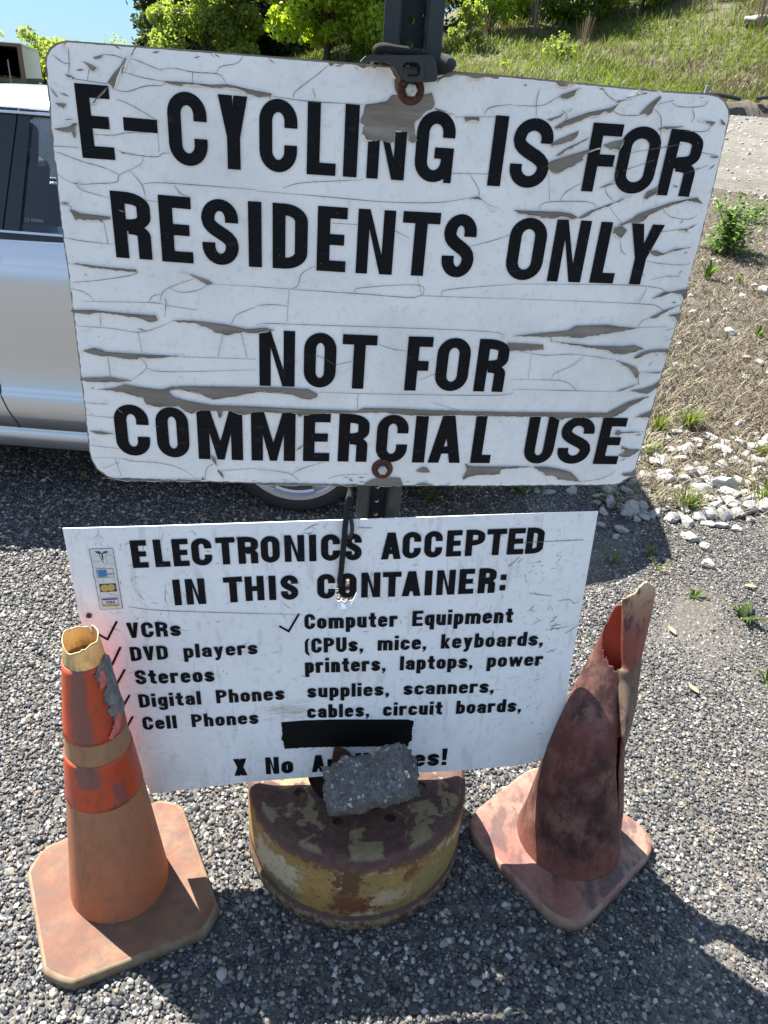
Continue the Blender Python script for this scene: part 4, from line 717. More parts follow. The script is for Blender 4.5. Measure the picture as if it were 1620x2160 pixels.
mb = MB(); mb.tube([LO.uv(188, 1297).tolist() + [.001], LO.uv(188.5, 1297.5).tolist() + [.004]], .005, 12); mb.build('rivet', M['rust'], LO.o)
# the card sticker
def lq(P, z, mb, mi=0):
    V, T = tess([LO.poly(P)], z); mb.add(V, T, mi)
SK = lambda *P: [(180 + x / 13.5, 1140 + y / 13.5) for x, y in P]
mb = MB()
lq(SK((115, 235), (785, 215), (1065, 1925), (430, 1965)), .0009, mb, 0)
for z, P in ((.0012, [(115, 235), (785, 215), (1065, 1925), (430, 1965), (115, 235)]), (.00121, [(310, 800), (785, 790), (825, 1035), (345, 1058), (310, 800)]), (.00122, [(468, 1635), (930, 1610), (968, 1845), (505, 1868), (468, 1635)])):
    for a, b in zip(P[:-1], P[1:]): LO.strip(mb, [np.array(q) for q in LO.poly(SK(a, b))], .0007, z, False); mb.m = mb.m[:-1] + [1]
lq(SK((340, 830), (600, 820), (638, 1020), (375, 1035)), .0013, mb, 2)
lq(SK((640, 935), (780, 930), (782, 955), (644, 962)), .0013, mb, 1)
lq(SK((395, 1228), (868, 1210), (905, 1440), (435, 1462)), .0013, mb, 3)
for cx, cy, z in ((555, 1342, .0015), (740, 1330, .00152)): lq(SK(*[(cx + 118 * math.cos(k * .2618), cy + 100 * math.sin(k * .2618)) for k in range(24)]), z, mb, 4)
lq(SK((495, 1650), (912, 1632), (915, 1672), (500, 1692)), .0013, mb, 5); lq(SK((510, 1800), (925, 1785), (935, 1838), (515, 1850)), .0013, mb, 4)
lq(SK((265, 298), (410, 300), (440, 330), (430, 372), (385, 372), (320, 345)), .0013, mb, 1); lq(SK((650, 290), (530, 300), (500, 330), (530, 372), (580, 350), (630, 320)), .0013, mb, 1)
lq(SK((425, 350), (525, 350), (515, 372), (430, 375)), .00135, mb, 1); lq(SK((380, 375), (398, 375), (530, 640), (512, 640)), .0013, mb, 1); lq(SK((455, 385), (505, 385), (522, 560), (495, 540)), .00132, mb, 1)
for P in ([(175, 535), (290, 600), (460, 575)], [(215, 765), (400, 775), (470, 805), (560, 730)], [(545, 705), (620, 640), (655, 580)], [(690, 655), (850, 655)], [(505, 1060), (530, 1180)], [(610, 1470), (760, 1530), (1000, 1555)], [(325, 1330), (400, 1330)], [(440, 1520), (390, 1680)]):
    n0 = len(mb.f); LO.ribbon(mb, SK(*P), .0005, .0016); mb.m[n0:] = [1] * (len(mb.f) - n0)
mb.build('card_sticker', [M[k] for k in ('card_white', 'card_ink', 'card_blue', 'card_navy', 'card_yellow', 'card_band')], LO.o)
o = LO.line('sticker_lettering', [('V', 180 + 585 / 13.5, 180 + 665 / 13.5), ('I', 180 + 676 / 13.5, 180 + 696 / 13.5), ('S', 180 + 706 / 13.5, 180 + 770 / 13.5), ('A', 180 + 778 / 13.5, 180 + 855 / 13.5)], [(223, 1267), (243, 1266)], [(223, 1272), (243, 1271)], .0014, .24); o.data.materials[0] = M['card_band']
# ------------------------------------------------------------------ post, clamp and bungee cord
def off(sign, x, y, dz):
    """point on the plane parallel to a sign, dz in front of it"""
    c = sign.c + sign.n * dz; v = ray(x, y); k = ((c - [0, 0, CAM_Z]) @ sign.n) / (v @ sign.n); return np.array([0, 0, CAM_Z]) + v * k
def local(sign, p): d = np.array(p) - sign.c; return np.array([d @ sign.u, d @ sign.v, d @ sign.n])
pu = np.array([UP.u[0], UP.u[1], 0]); pu /= np.linalg.norm(pu); pb = np.array([-pu[1], pu[0], 0])      # across the post, backwards
b0 = UP.xyz(866, 190, -.0128); b1 = UP.xyz(806, 988, -.0128); pc = (b0 + b1) / 2
post = empty('sign_post', (pc[0], pc[1], .02))
tag(post, 'dark steel channel post with a row of holes holding the big white sign', 'post')
mP = Matrix.Identity(4)
for i in range(3): mP[i][0], mP[i][1], mP[i][2] = pu[i], pb[i], (0, 0, 1)[i]
mP.translation = post.location; post.matrix_world = mP
PH = 1.80; mb = MB()
for s in (-1, 1):
    mb.box((s * .0295, .0018, PH / 2), (.021, .0034, PH)); mb.box((s * .0300 + s * -.0118, .0175, PH / 2), (.0034, .0278, PH))
bevel(mb.build('flanges', M['post_steel'], post), .0008, 1)
holes = [[(.0048 * math.cos(a * .5236), z + .0048 * math.sin(a * .5236)) for a in range(12)] for z in np.arange(.04, PH - .02, .0285)]
mb = MB(); prism(mb, [[(-.0165, 0), (.0165, 0), (.0165, PH), (-.0165, PH)]] + holes, -.0017, .0017)
w = mb.build('punched_web', M['post_web'], post); w.matrix_parent_inverse = Matrix.Identity(4)
w.rotation_euler = (rad(90), 0, 0); w.location = (0, .0332, 0)
hk = empty('bungee_cord'); hk.matrix_world = UP.o.matrix_world.copy()
tag(hk, 'black braided bungee cord with plastic hooks looped round the post and into the lower sign', 'bungee cord')
ZK = lambda *P: [(740 + x / 6.75, y / 6.75) for x, y in P]
hz = .014
pol = lambda P: [tuple(local(UP, off(UP, x, y, hz))[:2]) for x, y in P]
mb = MB(); prism(mb, [pol(ZK((125, 890), (165, 838), (210, 798), (260, 782), (440, 790), (560, 788), (1120, 788), (1165, 812), (1195, 880), (1212, 1000), (1210, 1130), (1180, 1162), (1090, 1172), (800, 1165), (735, 1135), (695, 1055), (655, 975), (600, 932), (540, 902), (440, 875), (245, 878), (205, 905))),
      pol(ZK((720, 930), (765, 892), (870, 882), (945, 900), (970, 955), (962, 1055), (930, 1092), (805, 1088), (745, 1045), (715, 985)))], .004, .026)
bevel(mb.build('hook', M['black_plastic'], hk), .003, 3)
mb = MB(); prism(mb, [pol(ZK((1040, 940), (1130, 938), (1132, 1100), (1045, 1105)))], .026, .0275); bevel(mb.build('hook_boss', M['black_plastic'], hk), .0008, 1)
G = lambda x, y, dz, s=UP: tuple(local(UP, off(s, x, y, dz)))
mb = MB()
mb.tube(catmull([G(812, 112, -.04), G(797, 112, -.02), G(795, 104, .006), G(808, 100, .016), G(830, 104, .018), G(870, 110, .012), G(905, 118, .008)], 6), .0057, 12)
mb.tube(catmull([G(915, 128, .012), G(930, 140, .014), G(946, 142, .008), G(953, 136, -.006), G(948, 128, -.025), G(930, 122, -.06), G(870, 118, -.07), G(815, 113, -.04)], 6), .0060, 12)
mb.tube(catmull([G(905, 140, .012), G(925, 145, .004), G(940, 147, .0)], 5), .006, 12)
mb.tube(catmull([G(790, 130, -.03), G(770, 500, -.028), G(752, 900, -.026), G(741, 1020, -.022), G(735, 1055, .0), G(729, 1100, .010, LO), G(724, 1160, .0085, LO), G(719, 1210, .0078, LO), G(717, 1226, .004, LO), G(722, 1240, -.012, LO), G(740, 1235, -.035, LO)], 8), .0052, 12)
mb.build('cord', M['black_cord'], hk, True)
mb = MB(); mb.tube(catmull([G(727, 1128, .0085, LO), G(736, 1134, .010, LO), G(743, 1120, .010, LO), G(741, 1098, .008, LO), G(735, 1089, -.002, LO), G(733, 1094, -.012, LO)], 6), .0036, 10); mb.build('hook', M['black_plastic'], hk, True)

# ------------------------------------------------------------------ rusty wheel the stand is built on
WC = (-.0125, 1.152); WR = .2405; WH = .217
whl = empty('steel_wheel', (*WC, 0)); tag(whl, 'rusty yellow steel truck wheel lying flat as the foot of the sign stand', 'wheel rim')
NA = 96; hr = .112
prof = [(WR - .004, .004), (WR, .010), (WR + .001, .036), (WR - .001, .042), (WR - .007, .048), (WR - .006, .056), (WR - .001, .062), (WR, .10), (WR - .001, WH - .022), (WR - .005, WH - .009), (WR - .014, WH - .002), (WR - .024, WH), (WR - .045, WH - .004), (WR - .060, WH - .006)]
mb = MB(); mb.lathe(prof, (0, 0, 0), NA)
circ = lambda r, n=NA: [(r * math.cos(2 * math.pi * k / n), r * math.sin(2 * math.pi * k / n)) for k in range(n)]
lug = []
for k in range(8):
    a = rad(-103 + 45 * k); lug.append([(.140 * math.cos(a) + .0125 * math.cos(b * .5236), .140 * math.sin(a) + .0125 * math.sin(b * .5236)) for b in range(12)])
V, T = tess([circ(WR - .060), circ(hr)] + lug, WH - .006); mb.add(V, T)
for l in [circ(hr)] + lug:
    n = len(l); mb.add([(x, y, WH - .006) for x, y in l] + [(x, y, WH - .018) for x, y in l], [(i, n + i, n + (i + 1) % n, (i + 1) % n) for i in range(n)])
mb.lathe([(.0, .03), (WR - .012, .03)], (0, 0, 0), NA, 1); mb.lathe([(hr + .002, WH - .05), (WR - .02, WH - .05)], (0, 0, 0), NA, 1)  # added dark discs: the deep shade inside the wheel put in as colour
mb.lathe([(WR - .006, .006), (WR - .008, WH - .02), (WR - .025, WH - .012), (hr, WH - .018)], (0, 0, 0), NA)
r_ = mb.build('rim', [M['rusty_yellow_steel'], M['dark_interior']], whl, True)
sm = r_.modifiers.new('edge', 'EDGE_SPLIT'); sm.split_angle = rad(50)
# rusty stub of the stand poking through the torn sheet
g = [tuple(local(LO, off(LO, *p, .004))[:2]) for p in Z(540, 1080, (492, 1500), (525, 1495), (560, 1503), (590, 1525), (612, 1555), (618, 1590), (600, 1640), (495, 1640), (482, 1560))]
mb = MB(); prism(mb, [jag(g, .0012, .005, 9)], -.02, .012)
st = mb.build('rusty_stub', M['rust'], None); st.matrix_world = UP.o.matrix_world.copy()
mm = Matrix.Identity(4)
for i in range(3): mm[i][0], mm[i][1], mm[i][2], mm[i][3] = LO.u[i], LO.v[i], LO.n[i], LO.c[i]
st.matrix_world = mm; bevel(st, .002, 2); st.parent = whl; st.matrix_parent_inverse = Matrix.Translation(whl.location).inverted()
tag(st, None)
# lump of asphalt on the wheel
def chunk(name, dims, seed):
    bm = bmesh.new(); bmesh.ops.create_cube(bm, size=1); bmesh.ops.subdivide_edges(bm, edges=bm.edges[:], cuts=22, use_grid_fill=True)
    from mathutils import noise
    for v in bm.verts:
        p = v.co.copy(); q = Vector([math.copysign(abs(c * 2) ** 1.0, c) for c in p]); m = max(abs(c) for c in q); l = q.length
        p = p.lerp(p.normalized() * .62, .16)
        p = Vector((p.x * dims[0], p.y * dims[1], p.z * dims[2]))
        n = noise.fractal(p * 22 + Vector((seed, 0, 0)), 1.0, 2.0, 3); n2 = noise.fractal(p * 95 + Vector((0, seed, 0)), .8, 2.1, 4)
        v.co = p + p.normalized() * (n * .012 + n2 * .007)
    me = bpy.data.meshes.new(name); bm.to_mesh(me); bm.free(); me.materials.append(M['asphalt_chunk'])
    me.polygons.foreach_set('use_smooth', [True] * len(me.polygons)); return link(bpy.data.objects.new(name, me))
ck = chunk('asphalt_chunk', (.174, .092, .094), 3.1)
cp_ = at_y(781, 1648, 1.035); ck.location = cp_; ck.rotation_euler = (rad(-56), rad(-25), rad(2))
tag(ck, 'lump of grey broken asphalt resting on the rusty wheel against the lower sign', 'asphalt lump')

# ------------------------------------------------------------------ traffic cones
def cone_base(name, corners, c, z0, h, mats, parent, cut, flare=0.0, nrag=0):
    """slab with cut or rounded corners: corners in world xy, given round the square"""
    P = []
    for i in range(4):
        a = np.array(corners[i - 1]); b = np.array(corners[i]); d = np.array(corners[(i + 1) % 4])
        u = (a - b) / np.linalg.norm(a - b); v = (d - b) / np.linalg.norm(d - b)
        for k in range(9):
            t = k / 8; p0 = b + u * cut; p1 = b + v * cut
            P.append((1 - t) ** 2 * p0 + 2 * t * (1 - t) * (b * (1 - flare) + (p0 + p1) / 2 * flare) + t * t * p1)
    Q = []
    for i in range(len(P)):                                          # even spacing along the edges
        a = P[i]; b = P[(i + 1) % len(P)]; n = max(1, int(np.linalg.norm(b - a) / .006)); Q += [a + (b - a) * k / n for k in range(n)]
    c = np.array(c); mb = MB(); n = len(Q); r = random.Random(4)
    lev = [(.965, z0 + .002, 1), (1.0, z0 + .006, 1), (1.0, z0 + h * .75, 1), (.985, z0 + h, 1), (.955, z0 + h + .001, 0), (.80, z0 + h - .001, 0), (.5, z0 + h, 0)]
    V = []
    for s, z, m in lev:
        for i, q in enumerate(Q):
            rag = .004 * abs(math.sin(i * 1.15)) if (s > .99 and z < z0 + .01) else 0
            p = c + (q - c) * s; V.append((p[0], p[1], z - rag + r.uniform(-.0006, .0006)))
    b0 = len(mb.v)
    for l in range(len(lev) - 1): mb.add([], [], 0); mb.f += [(l * n + i, l * n + (i + 1) % n, (l + 1) * n + (i + 1) % n, (l + 1) * n + i) for i in range(n)]; mb.m += [1 if lev[l][2] else 0] * n
    mb.v += V; mb.f.append(tuple((len(lev) - 1) * n + i for i in range(n))); mb.m.append(0)
    return mb.build(name, mats, parent, True)
def shell(mb, cx, cy, rf, th, zs, keep=None, mi=0, out=0.0, cxf=None):
    n = len(th); V = []
    for z in zs:
        r = rf(z) + out; X = cx + (cxf(z) if cxf else 0)
        V += [(X + r * math.sin(t), cy - r * math.cos(t), z) for t in th]
    Fc = []
    for j in range(len(zs) - 1):
        for i in range(n - 1):
            if keep is None or keep(.5 * (th[i] + th[i + 1]), .5 * (zs[j] + zs[j + 1])): Fc.append((j * n + i, j * n + i + 1, (j + 1) * n + i + 1, (j + 1) * n + i))
    mb.add(V, Fc, mi)
TAU = 2 * math.pi
# left cone: faded, top broken off
c1 = at_z(257, 1872)[:2]; k1 = empty('traffic_cone', (c1[0], c1[1], 0))
tag(k1, 'faded orange traffic cone with two orange collars and a broken open cream top', 'traffic cone', 'traffic cones in front of the signs')
cor = [at_z(*p, .03)[:2] - c1 for p in ((50, 1803), (376, 1670), (476, 1950), (98, 2096))]
cone_base('base', cor, np.mean(cor, 0), 0.002, .028, [M['cone_base_tan'], M['worn_edge']], k1, .045, .75)
RB, RT, HT = .0985, .0262, .690
def r1(z):
    t = (z - .03) / (HT - .03); return RT + (RB - RT) * max(0.0, 1 - t) ** .88
th = np.linspace(-math.pi, math.pi, 181); rng = random.Random(11)
def rim_z(t):                                                       # jagged rim, low at the front, split at the back
    a = HT - .012 - .016 * math.exp(-(t / .8) ** 2) + .003 * math.sin(3 * t + .6) + .0015 * math.sin(7 * t + 1) + .003 * math.exp(-((t - .45) / .08) ** 2)
    d = abs((t - 2.95 + math.pi) % TAU - math.pi)
    return a - .022 * max(0, 1 - d / .16)
mb = MB(); zs = np.concatenate([np.linspace(.0295, .05, 8), np.linspace(.06, .62, 40)])
n = len(th); V = []
for z in zs: V += [(r1(z) * math.sin(t), -r1(z) * math.cos(t), z) for t in th]
for k in range(1, 9):
    for t in th: z = .62 + (rim_z(t) - .62) * k / 8; V.append((r1(z) * math.sin(t), -r1(z) * math.cos(t), z))
nz = len(zs) + 8; mb.add(V, [(j * n + i, j * n + i + 1, (j + 1) * n + i + 1, (j + 1) * n + i) for j in range(nz - 1) for i in range(n - 1)])
mb.build('cone_body', M['faded_cone'], k1, True)
mb = MB(); mb.tube([(r1(rim_z(t)) * math.sin(t), -r1(rim_z(t)) * math.cos(t), rim_z(t)) for t in th], .0011, 6); mb.build('broken_rim', M['cream_rim'], k1, True)
def zfront(x, y, cx, cy, rf):
    z = .3
    for _ in range(12):
        z = at_y(x, y, cy - rf(z))[2]
    return z
zc = [zfront(x, y, c1[0], c1[1], r1) for x, y in ((232, 1718), (215, 1622), (205, 1577), (180, 1418))]
for a, b in ((zc[0], zc[1]), (zc[2], zc[3])):
    mb = MB(); zz = np.linspace(a, b, 14); shell(mb, 0, 0, r1, th, [a, *zz, b], None, 0, .0014); v = mb.v
    for i in range(n): v[i] = tuple(np.array(v[i]) * [.985, .985, 1]); v[-1 - i] = tuple(np.array(v[-1 - i]) * [.965, .965, 1])
    mb.build('orange_collar', M['orange_collar'], k1, True)
def in_poly(x, y, P):
    c = False; j = len(P) - 1
    for i in range(len(P)):
        if (P[i][1] > y) != (P[j][1] > y) and x < (P[j][0] - P[i][0]) * (y - P[i][1]) / (P[j][1] - P[i][1]) + P[i][0]: c = not c
        j = i
    return c
def patch(P, name, mat, lift, wob, seed):
    r = random.Random(seed); P = [(a, zc[2] + (zc[3] - zc[2]) * b) for a, b in P]
    Pj = []
    for i in range(len(P)):
        p = np.array(P[i]); q = np.array(P[(i + 1) % len(P)]); k = max(1, int(np.linalg.norm((q - p) * [.05, 1]) / .004))
        Pj += [tuple(p + (q - p) * j / k + np.array([r.uniform(-.05, .05), r.uniform(-.002, .002)])) for j in range(k)]
    ts = np.linspace(.2, 2.2, 90); zz = np.linspace(zc[2] - .01, zc[3] + .02, 110); mb = MB()
    V = [((r1(z) + lift + wob * math.sin(z * 90 + t * 3) * math.sin(t * 9 + z * 40)) * math.sin(t), -(r1(z) + lift + wob * math.sin(z * 90 + t * 3) * math.sin(t * 9 + z * 40)) * math.cos(t), z) for z in zz for t in ts]
    mb.add(V, [(j * 90 + i, j * 90 + i + 1, (j + 1) * 90 + i + 1, (j + 1) * 90 + i) for j in range(109) for i in range(89) if in_poly(.5 * (ts[i] + ts[i + 1]), .5 * (zz[j] + zz[j + 1]), Pj)])
    used = sorted({i for f in mb.f for i in f}); mp = {k: i for i, k in enumerate(used)}
    o = mesh_obj(name, [mb.v[i] for i in used], [tuple(mp[i] for i in f) for f in mb.f], mat, k1, True)
    s = o.modifiers.new('thick', 'SOLIDIFY'); s.thickness = .0012; s.offset = 1; return o
patch([(.75, .92), (1.05, 1.03), (1.5, 1.08), (2.0, 1.0), (2.1, .2), (1.3, .14), (1.05, .35), (1.0, .42), (1.12, .45), (.95, .55), (1.0, .63), (1.22, .72), (1.1, .76), (.88, .76), (.85, .84)], 'torn_tape', M['torn_tape'], .0030, .0012, 1)
patch([(.85, .72), (.9, .9), (1.05, .97), (1.2, .93), (1.22, .8), (1.05, .74)], 'tape_backing', M['pink_tape'], .0050, .0008, 2)
patch([(.80, .06), (.95, .03), (1.3, .12), (1.45, .24), (1.3, .30), (1.05, .22)], 'tape_backing', M['pink_tape'], .0044, .0008, 3)
# right cone: dirty, torn and squashed
c2 = at_z(1193, 1778)[:2]; k2 = empty('traffic_cone', (c2[0], c2[1], 0))
tag(k2, 'dirty dark red traffic cone, torn open near the top and crushed, on a salmon base', 'traffic cone', 'traffic cones in front of the signs')
cor = [at_z(*p, .03)[:2] - c2 for p in ((966, 1736), (1142, 1600), (1402, 1772), (1208, 1980))]
cone_base('base', cor, np.mean(cor, 0), .002, .03, [M['salmon_base'], M['salmon_edge']], k2, .075, .12)
def r2(z):
    return float(np.interp(z, [.03, .05, .09, .16, .3, .45, .56, .62, .70], [.120, .115, .109, .101, .081, .057, .041, .034, .027]))
def cx2(z): return float(np.interp(z, [.03, .16, .30, .50, .62, .7], [0, -.002, -.012, -.016, -.012, -.01]))
th2 = np.linspace(-math.pi, math.pi, 241)
def cut2(t):
    a = math.degrees(t)
    return float(np.interp(a, [-180, -150, -120, -95, -75, -45, -15, 5, 18, 30, 55, 80, 110, 180], [.69, .685, .66, .625, .607, .585, .570, .563, .556, .545, .60, .64, .68, .69])) + .003 * math.sin(t * 17) + .002 * math.sin(t * 41)
def keep2(t, z):
    if z > cut2(t): return False
    a = math.degrees(t); cr = 45 + 5 * math.sin(z * 12)
    if .16 < z < .40 and abs(a - cr) < np.interp(z, [.16, .24, .36, .40], [0, 2.0, 6.0, 7.0]): return False
    return True
mb = MB(); shell(mb, 0, 0, r2, th2, np.concatenate([np.linspace(.0305, .05, 6), np.linspace(.058, .68, 130)]), keep2, 0, 0, cx2)
used = sorted({i for f in mb.f for i in f}); mp = {k: i for i, k in enumerate(used)}
def crush(p, strip=False):                                          # the upper half has been pushed in from the front
    d = max(0.0, p[2] - .36); d = min(d, .19 + .15 * max(0.0, d - .19)) if strip else d * (.30 + .70 * max(0.0, min(1.0, .5 - p[1] / .11))); d = d - .03 * (1 - math.exp(-d / .03)); return (p[0] + .156 * d, p[1] + .343 * d, p[2] - .293 * d)
o = mesh_obj('cone_body', [crush(mb.v[i]) for i in used], [tuple(mp[i] for i in f) for f in mb.f], [M['dirty_red_cone'], M['red_inside']], k2, True)
s = o.modifiers.new('thick', 'SOLIDIFY'); s.thickness = .003; s.offset = -1; s.material_offset = 1; s.material_offset_rim = 0
mb = MB(); rows = []
YF = c2[1]                                                          # the folded strip that carries on to the torn tip
def strip_row(xl, yl, xf, yf, xr, yr, dl, df, dr):
    """three picture points (left edge, fold, right edge) with their distance in front of the cone's axis"""
    A, B, D_ = (at_y(*p, YF - d) for p, d in (((xl, yl), dl), ((xf, yf), df), ((xr, yr), dr)))
    return A, B, D_
RW = [((1311, 1252), (1347, 1238), (1385, 1234), .022, .018, .000), ((1310, 1270), (1349, 1255), (1383, 1250), .022, .020, .001), ((1309, 1310), (1351, 1300), (1376, 1290), .026, .028, .004), ((1308, 1345), (1349, 1340), (1366, 1335), .031, .034, .010), ((1309, 1385), (1342, 1385), (1356, 1380), .036, .040, .014),
      ((1310, 1405), (1339, 1406), (1353, 1404), .040, .044, .017), ((1303, 1416), (1335, 1420), (1351, 1422), .044, .048, .020), ((1303, 1450), (1333, 1455), (1347, 1456), .050, .054, .026), ((1306, 1500), (1329, 1500), (1341, 1495), .058, .061, .036), ((1310, 1545), (1322, 1543), (1331, 1538), .066, .067, .046), ((1314, 1574), (1316, 1576), (1319, 1577), .070, .070, .062)]
zsr = []
for (l, f_, r, dl, df, dr) in RW:
    A, B, D_ = at_y(*l, YF - dl), at_y(*f_, YF - df), at_y(*r, YF - dr); row = []
    for k in range(7): t = k / 6; p = A + (B - A) * t; p = p + np.array([0, -.006 * math.sin(math.pi * t), 0]); row.append(p - [c2[0], c2[1], 0])
    for k in range(1, 6): t = k / 5; p = B + (D_ - B) * t; row.append(p - [c2[0], c2[1], 0])
    rows.append(row)
R2 = [catmull([rw[i] for rw in rows], 5) for i in range(12)]; m = len(R2[0]); V = []
for j in range(m):
    for i in range(12):
        p = np.array(R2[i][j]); V.append(p)
for i, dz in enumerate((0, .0, .004, .007, .003, .004, .012, .022, .024, .018, .010, .004)): V[i] = V[i] + np.array([0, 0, dz])
o = mesh_obj('torn_strip', [crush(p, True) for p in V], [(j * 12 + i, (j + 1) * 12 + i, (j + 1) * 12 + i + 1, j * 12 + i + 1) for j in range(m - 1) for i in range(11)], M['torn_strip'], k2, True)
s = o.modifiers.new('thick', 'SOLIDIFY'); s.thickness = .003; s.offset = -1
# ------------------------------------------------------------------ silver saloon car behind the signs
car = empty('parked_car', (-1.4, 3.49, 0)); tag(car, 'silver four door saloon car parked behind the signs, rear door and wheel in view', 'car')
YN, YC = 2.60, 3.49                                                  # near flank and centre line (world); parts are built in world coordinates
LOCAL = Vector((1.4, -3.49, 0))
def cpart(mb, name, mats, parent=car, sm=True, extra=None):
    mb.v = [tuple(Vector(p) + LOCAL) for p in mb.v]; return mb.build(name, mats, parent, sm)
X0, X1, XW, XF = -3.93, .66, -.367, -3.07
def halfw(x):                                                        # plan taper of the flank, as an inset
    a = max(0, (x - (X1 - .75)) / .75); b = max(0, ((X0 + .8) - x) / .8); return .30 * a ** 2.6 + .34 * b ** 2.4
SIDE = [(.205, .045), (.215, .030), (.265, .012), (.288, .022), (.300, .034), (.306, .004), (.36, -.006), (.44, -.012), (.452, -.004), (.47, .006), (.60, .004), (.75, -.004), (.86, -.002), (.905, .004), (.925, .014), (.955, .030), (.985, .042), (1.0, .052)]
def topz(x): return float(np.interp(x, [X0, -3.5, -2.7, -2.4, -1.3, .1, .45, X1], [.70, .80, .93, .985, 1.0, 1.02, 1.0, .95]))
xsn = np.arange(X0, X1 + .001, .02)
def body_side(mb, sgn):
    V = []; k = len(SIDE)
    for x in xsn:
        f = (topz(x) - .2) / .8; h = halfw(x)
        for z, d in SIDE: y = YN + d + h; V.append((x, y if sgn > 0 else 2 * YC - y, .2 + (z - .2) * (f if z > .47 else 1)))
    Fc = []
    for i in range(len(xsn) - 1):
        for j in range(k - 1):
            xm = xsn[i] + .01; zm = (V[i * k + j][2] + V[i * k + j + 1][2]) / 2
            if any((xm - w) ** 2 + (zm - .31) ** 2 < .35 ** 2 for w in (XW, XF)): continue
            Fc.append((i * k + j, (i + 1) * k + j, (i + 1) * k + j + 1, i * k + j + 1))
    mb.add(V, Fc)
mb = MB(); body_side(mb, 1); body_side(mb, -1)
V = []; nx = len(xsn)
for x in xsn:                                                        # bonnet, cabin sill line and boot lid
    w = (YC - YN) - .052 - halfw(x)
    for k in range(9): t = k / 4 - 1; V.append((x, YC + w * t, topz(x) + .03 * (1 - t * t)))
cab = lambda x: -2.45 < x < .12
mb.add(V, [(i * 9 + k, (i + 1) * 9 + k, (i + 1) * 9 + k + 1, i * 9 + k + 1) for i in range(nx - 1) for k in range(8) if not (cab(xsn[i]) and 0 < k < 7)])
for x, s in ((X0, -1), (X1, 1)):                                     # nose and tail
    w = (YC - YN) - halfw(x); V = []
    for j in range(7):
        z = .22 + (topz(x) - .2) * j / 6
        for k in range(9): t = k / 4 - 1; V.append((x + s * (.10 * (1 - abs(t) ** 3) * math.sin(math.pi * (.15 + .7 * j / 6))), YC + w * t * (1 - .0 * j), z))
    mb.add(V, [(j * 9 + k, j * 9 + k + 1, (j + 1) * 9 + k + 1, (j + 1) * 9 + k) for j in range(6) for k in range(8)])
# roof
ZR = 1.385; YR = .235
def roofx(t, x0, x1): return x0 + (x1 - x0) * t
V = []; nr = 26
for i in range(nr + 1):
    s = i / nr; x = -1.95 + 1.62 * s; zl = 1.40 + .012 * math.sin(math.pi * min(1, s * 1.1)) - .05 * max(0, (s - .78) / .22) ** 2 - .06 * max(0, (.22 - s) / .22) ** 2
    for k in range(13):
        t = k / 6 - 1; w = (YC - YN) - YR + .03; V.append((x, YC + w * t, zl + .055 * (1 - abs(t) ** 2.6) - (.03 if abs(t) == 1 else 0)))
mb.add(V, [(i * 13 + k, (i + 1) * 13 + k, (i + 1) * 13 + k + 1, i * 13 + k + 1) for i in range(nr) for k in range(12)])
body = cpart(mb, 'body', M['silver_paint'])
sdf = body.modifiers.new('thick', 'SOLIDIFY'); sdf.thickness = .004; sdf.offset = -1
def gy(z): return YN + .062 + (z - 1.0) / .39 * (YR - .075)
def pane(P, name, mat, dy=0.0, both=True, parent=car, th=.004):
    for s in ((1, -1) if both else (1,)):
        mb = MB(); V = [(x, (gy(z) + dy) if s > 0 else 2 * YC - gy(z) - dy, z) for x, z in P]; n = len(V)
        W = [(x, y + (th if s > 0 else -th), z) for x, y, z in V]
        tri = geometry.tessellate_polygon([[Vector((p[0], p[2], 0)) for p in V]])
        mb.add(V + W, list(tri) + [tuple(n + i for i in t[::-1]) for t in tri] + [(i, (i + 1) % n, n + (i + 1) % n, n + i) for i in range(n)]); o = cpart(mb, name, mat, parent, False)
    return o
fd = []
for s in ((1,)):                                                     # near-side doors as panels of their own
    pass
pane([(-1.337, 1.02), (-1.306, 1.372), (-.60, 1.36), (-.43, 1.26), (-.36, 1.03)], 'rear_side_window', M['car_glass'], .006)
pane([(-2.40, 1.02), (-2.0, 1.27), (-1.86, 1.362), (-1.47, 1.372), (-1.51, 1.02)], 'front_side_window', M['car_glass'], .006)
pane([(-1.393, 1.008), (-1.346, 1.394), (-1.29, 1.394), (-1.29, 1.372), (-1.306, 1.372), (-1.337, 1.02), (-1.337, 1.008)], 'pillar_trim', M['black_trim'], -.004)
pane([(-1.52, 1.008), (-1.475, 1.394), (-1.352, 1.394), (-1.399, 1.008)], 'pillar_trim', M['black_trim'], -.003)
pane([(-1.50, 1.0), (-1.46, 1.395), (-1.315, 1.395), (-1.35, 1.0)], 'inner_pillar', M['dark_interior'], .008)
pane([(-1.29, 1.394), (-1.29, 1.372), (-.60, 1.36), (-.43, 1.26), (-.36, 1.03), (-.30, 1.03), (-.37, 1.27), (-.56, 1.385)], 'window_frame', M['black_trim'], -.002)
pane([(-1.88, 1.39), (-1.86, 1.345), (-1.475, 1.372), (-1.475, 1.392)], 'window_frame', M['black_trim'], -.002)
pane([(-.37, 1.008), (-.30, 1.03), (-.37, 1.27), (-.56, 1.385), (-.36, 1.38), (.20, 1.01)], 'rear_pillar', M['silver_paint'], -.004)
pane([(-2.52, 1.0), (-1.98, 1.37), (-1.86, 1.385), (-1.86, 1.345), (-2.0, 1.27), (-2.40, 1.02)], 'front_pillar', M['silver_paint'], -.004)
pane([(-2.40, .996), (-2.40, 1.012), (-.34, 1.014), (-.34, .998)], 'belt_seal', M['black_trim'], -.012)
pane([(-2.40, 1.014), (-2.40, 1.021), (-.34, 1.023), (-.34, 1.016)], 'belt_trim', M['alloy_silver'], -.012)
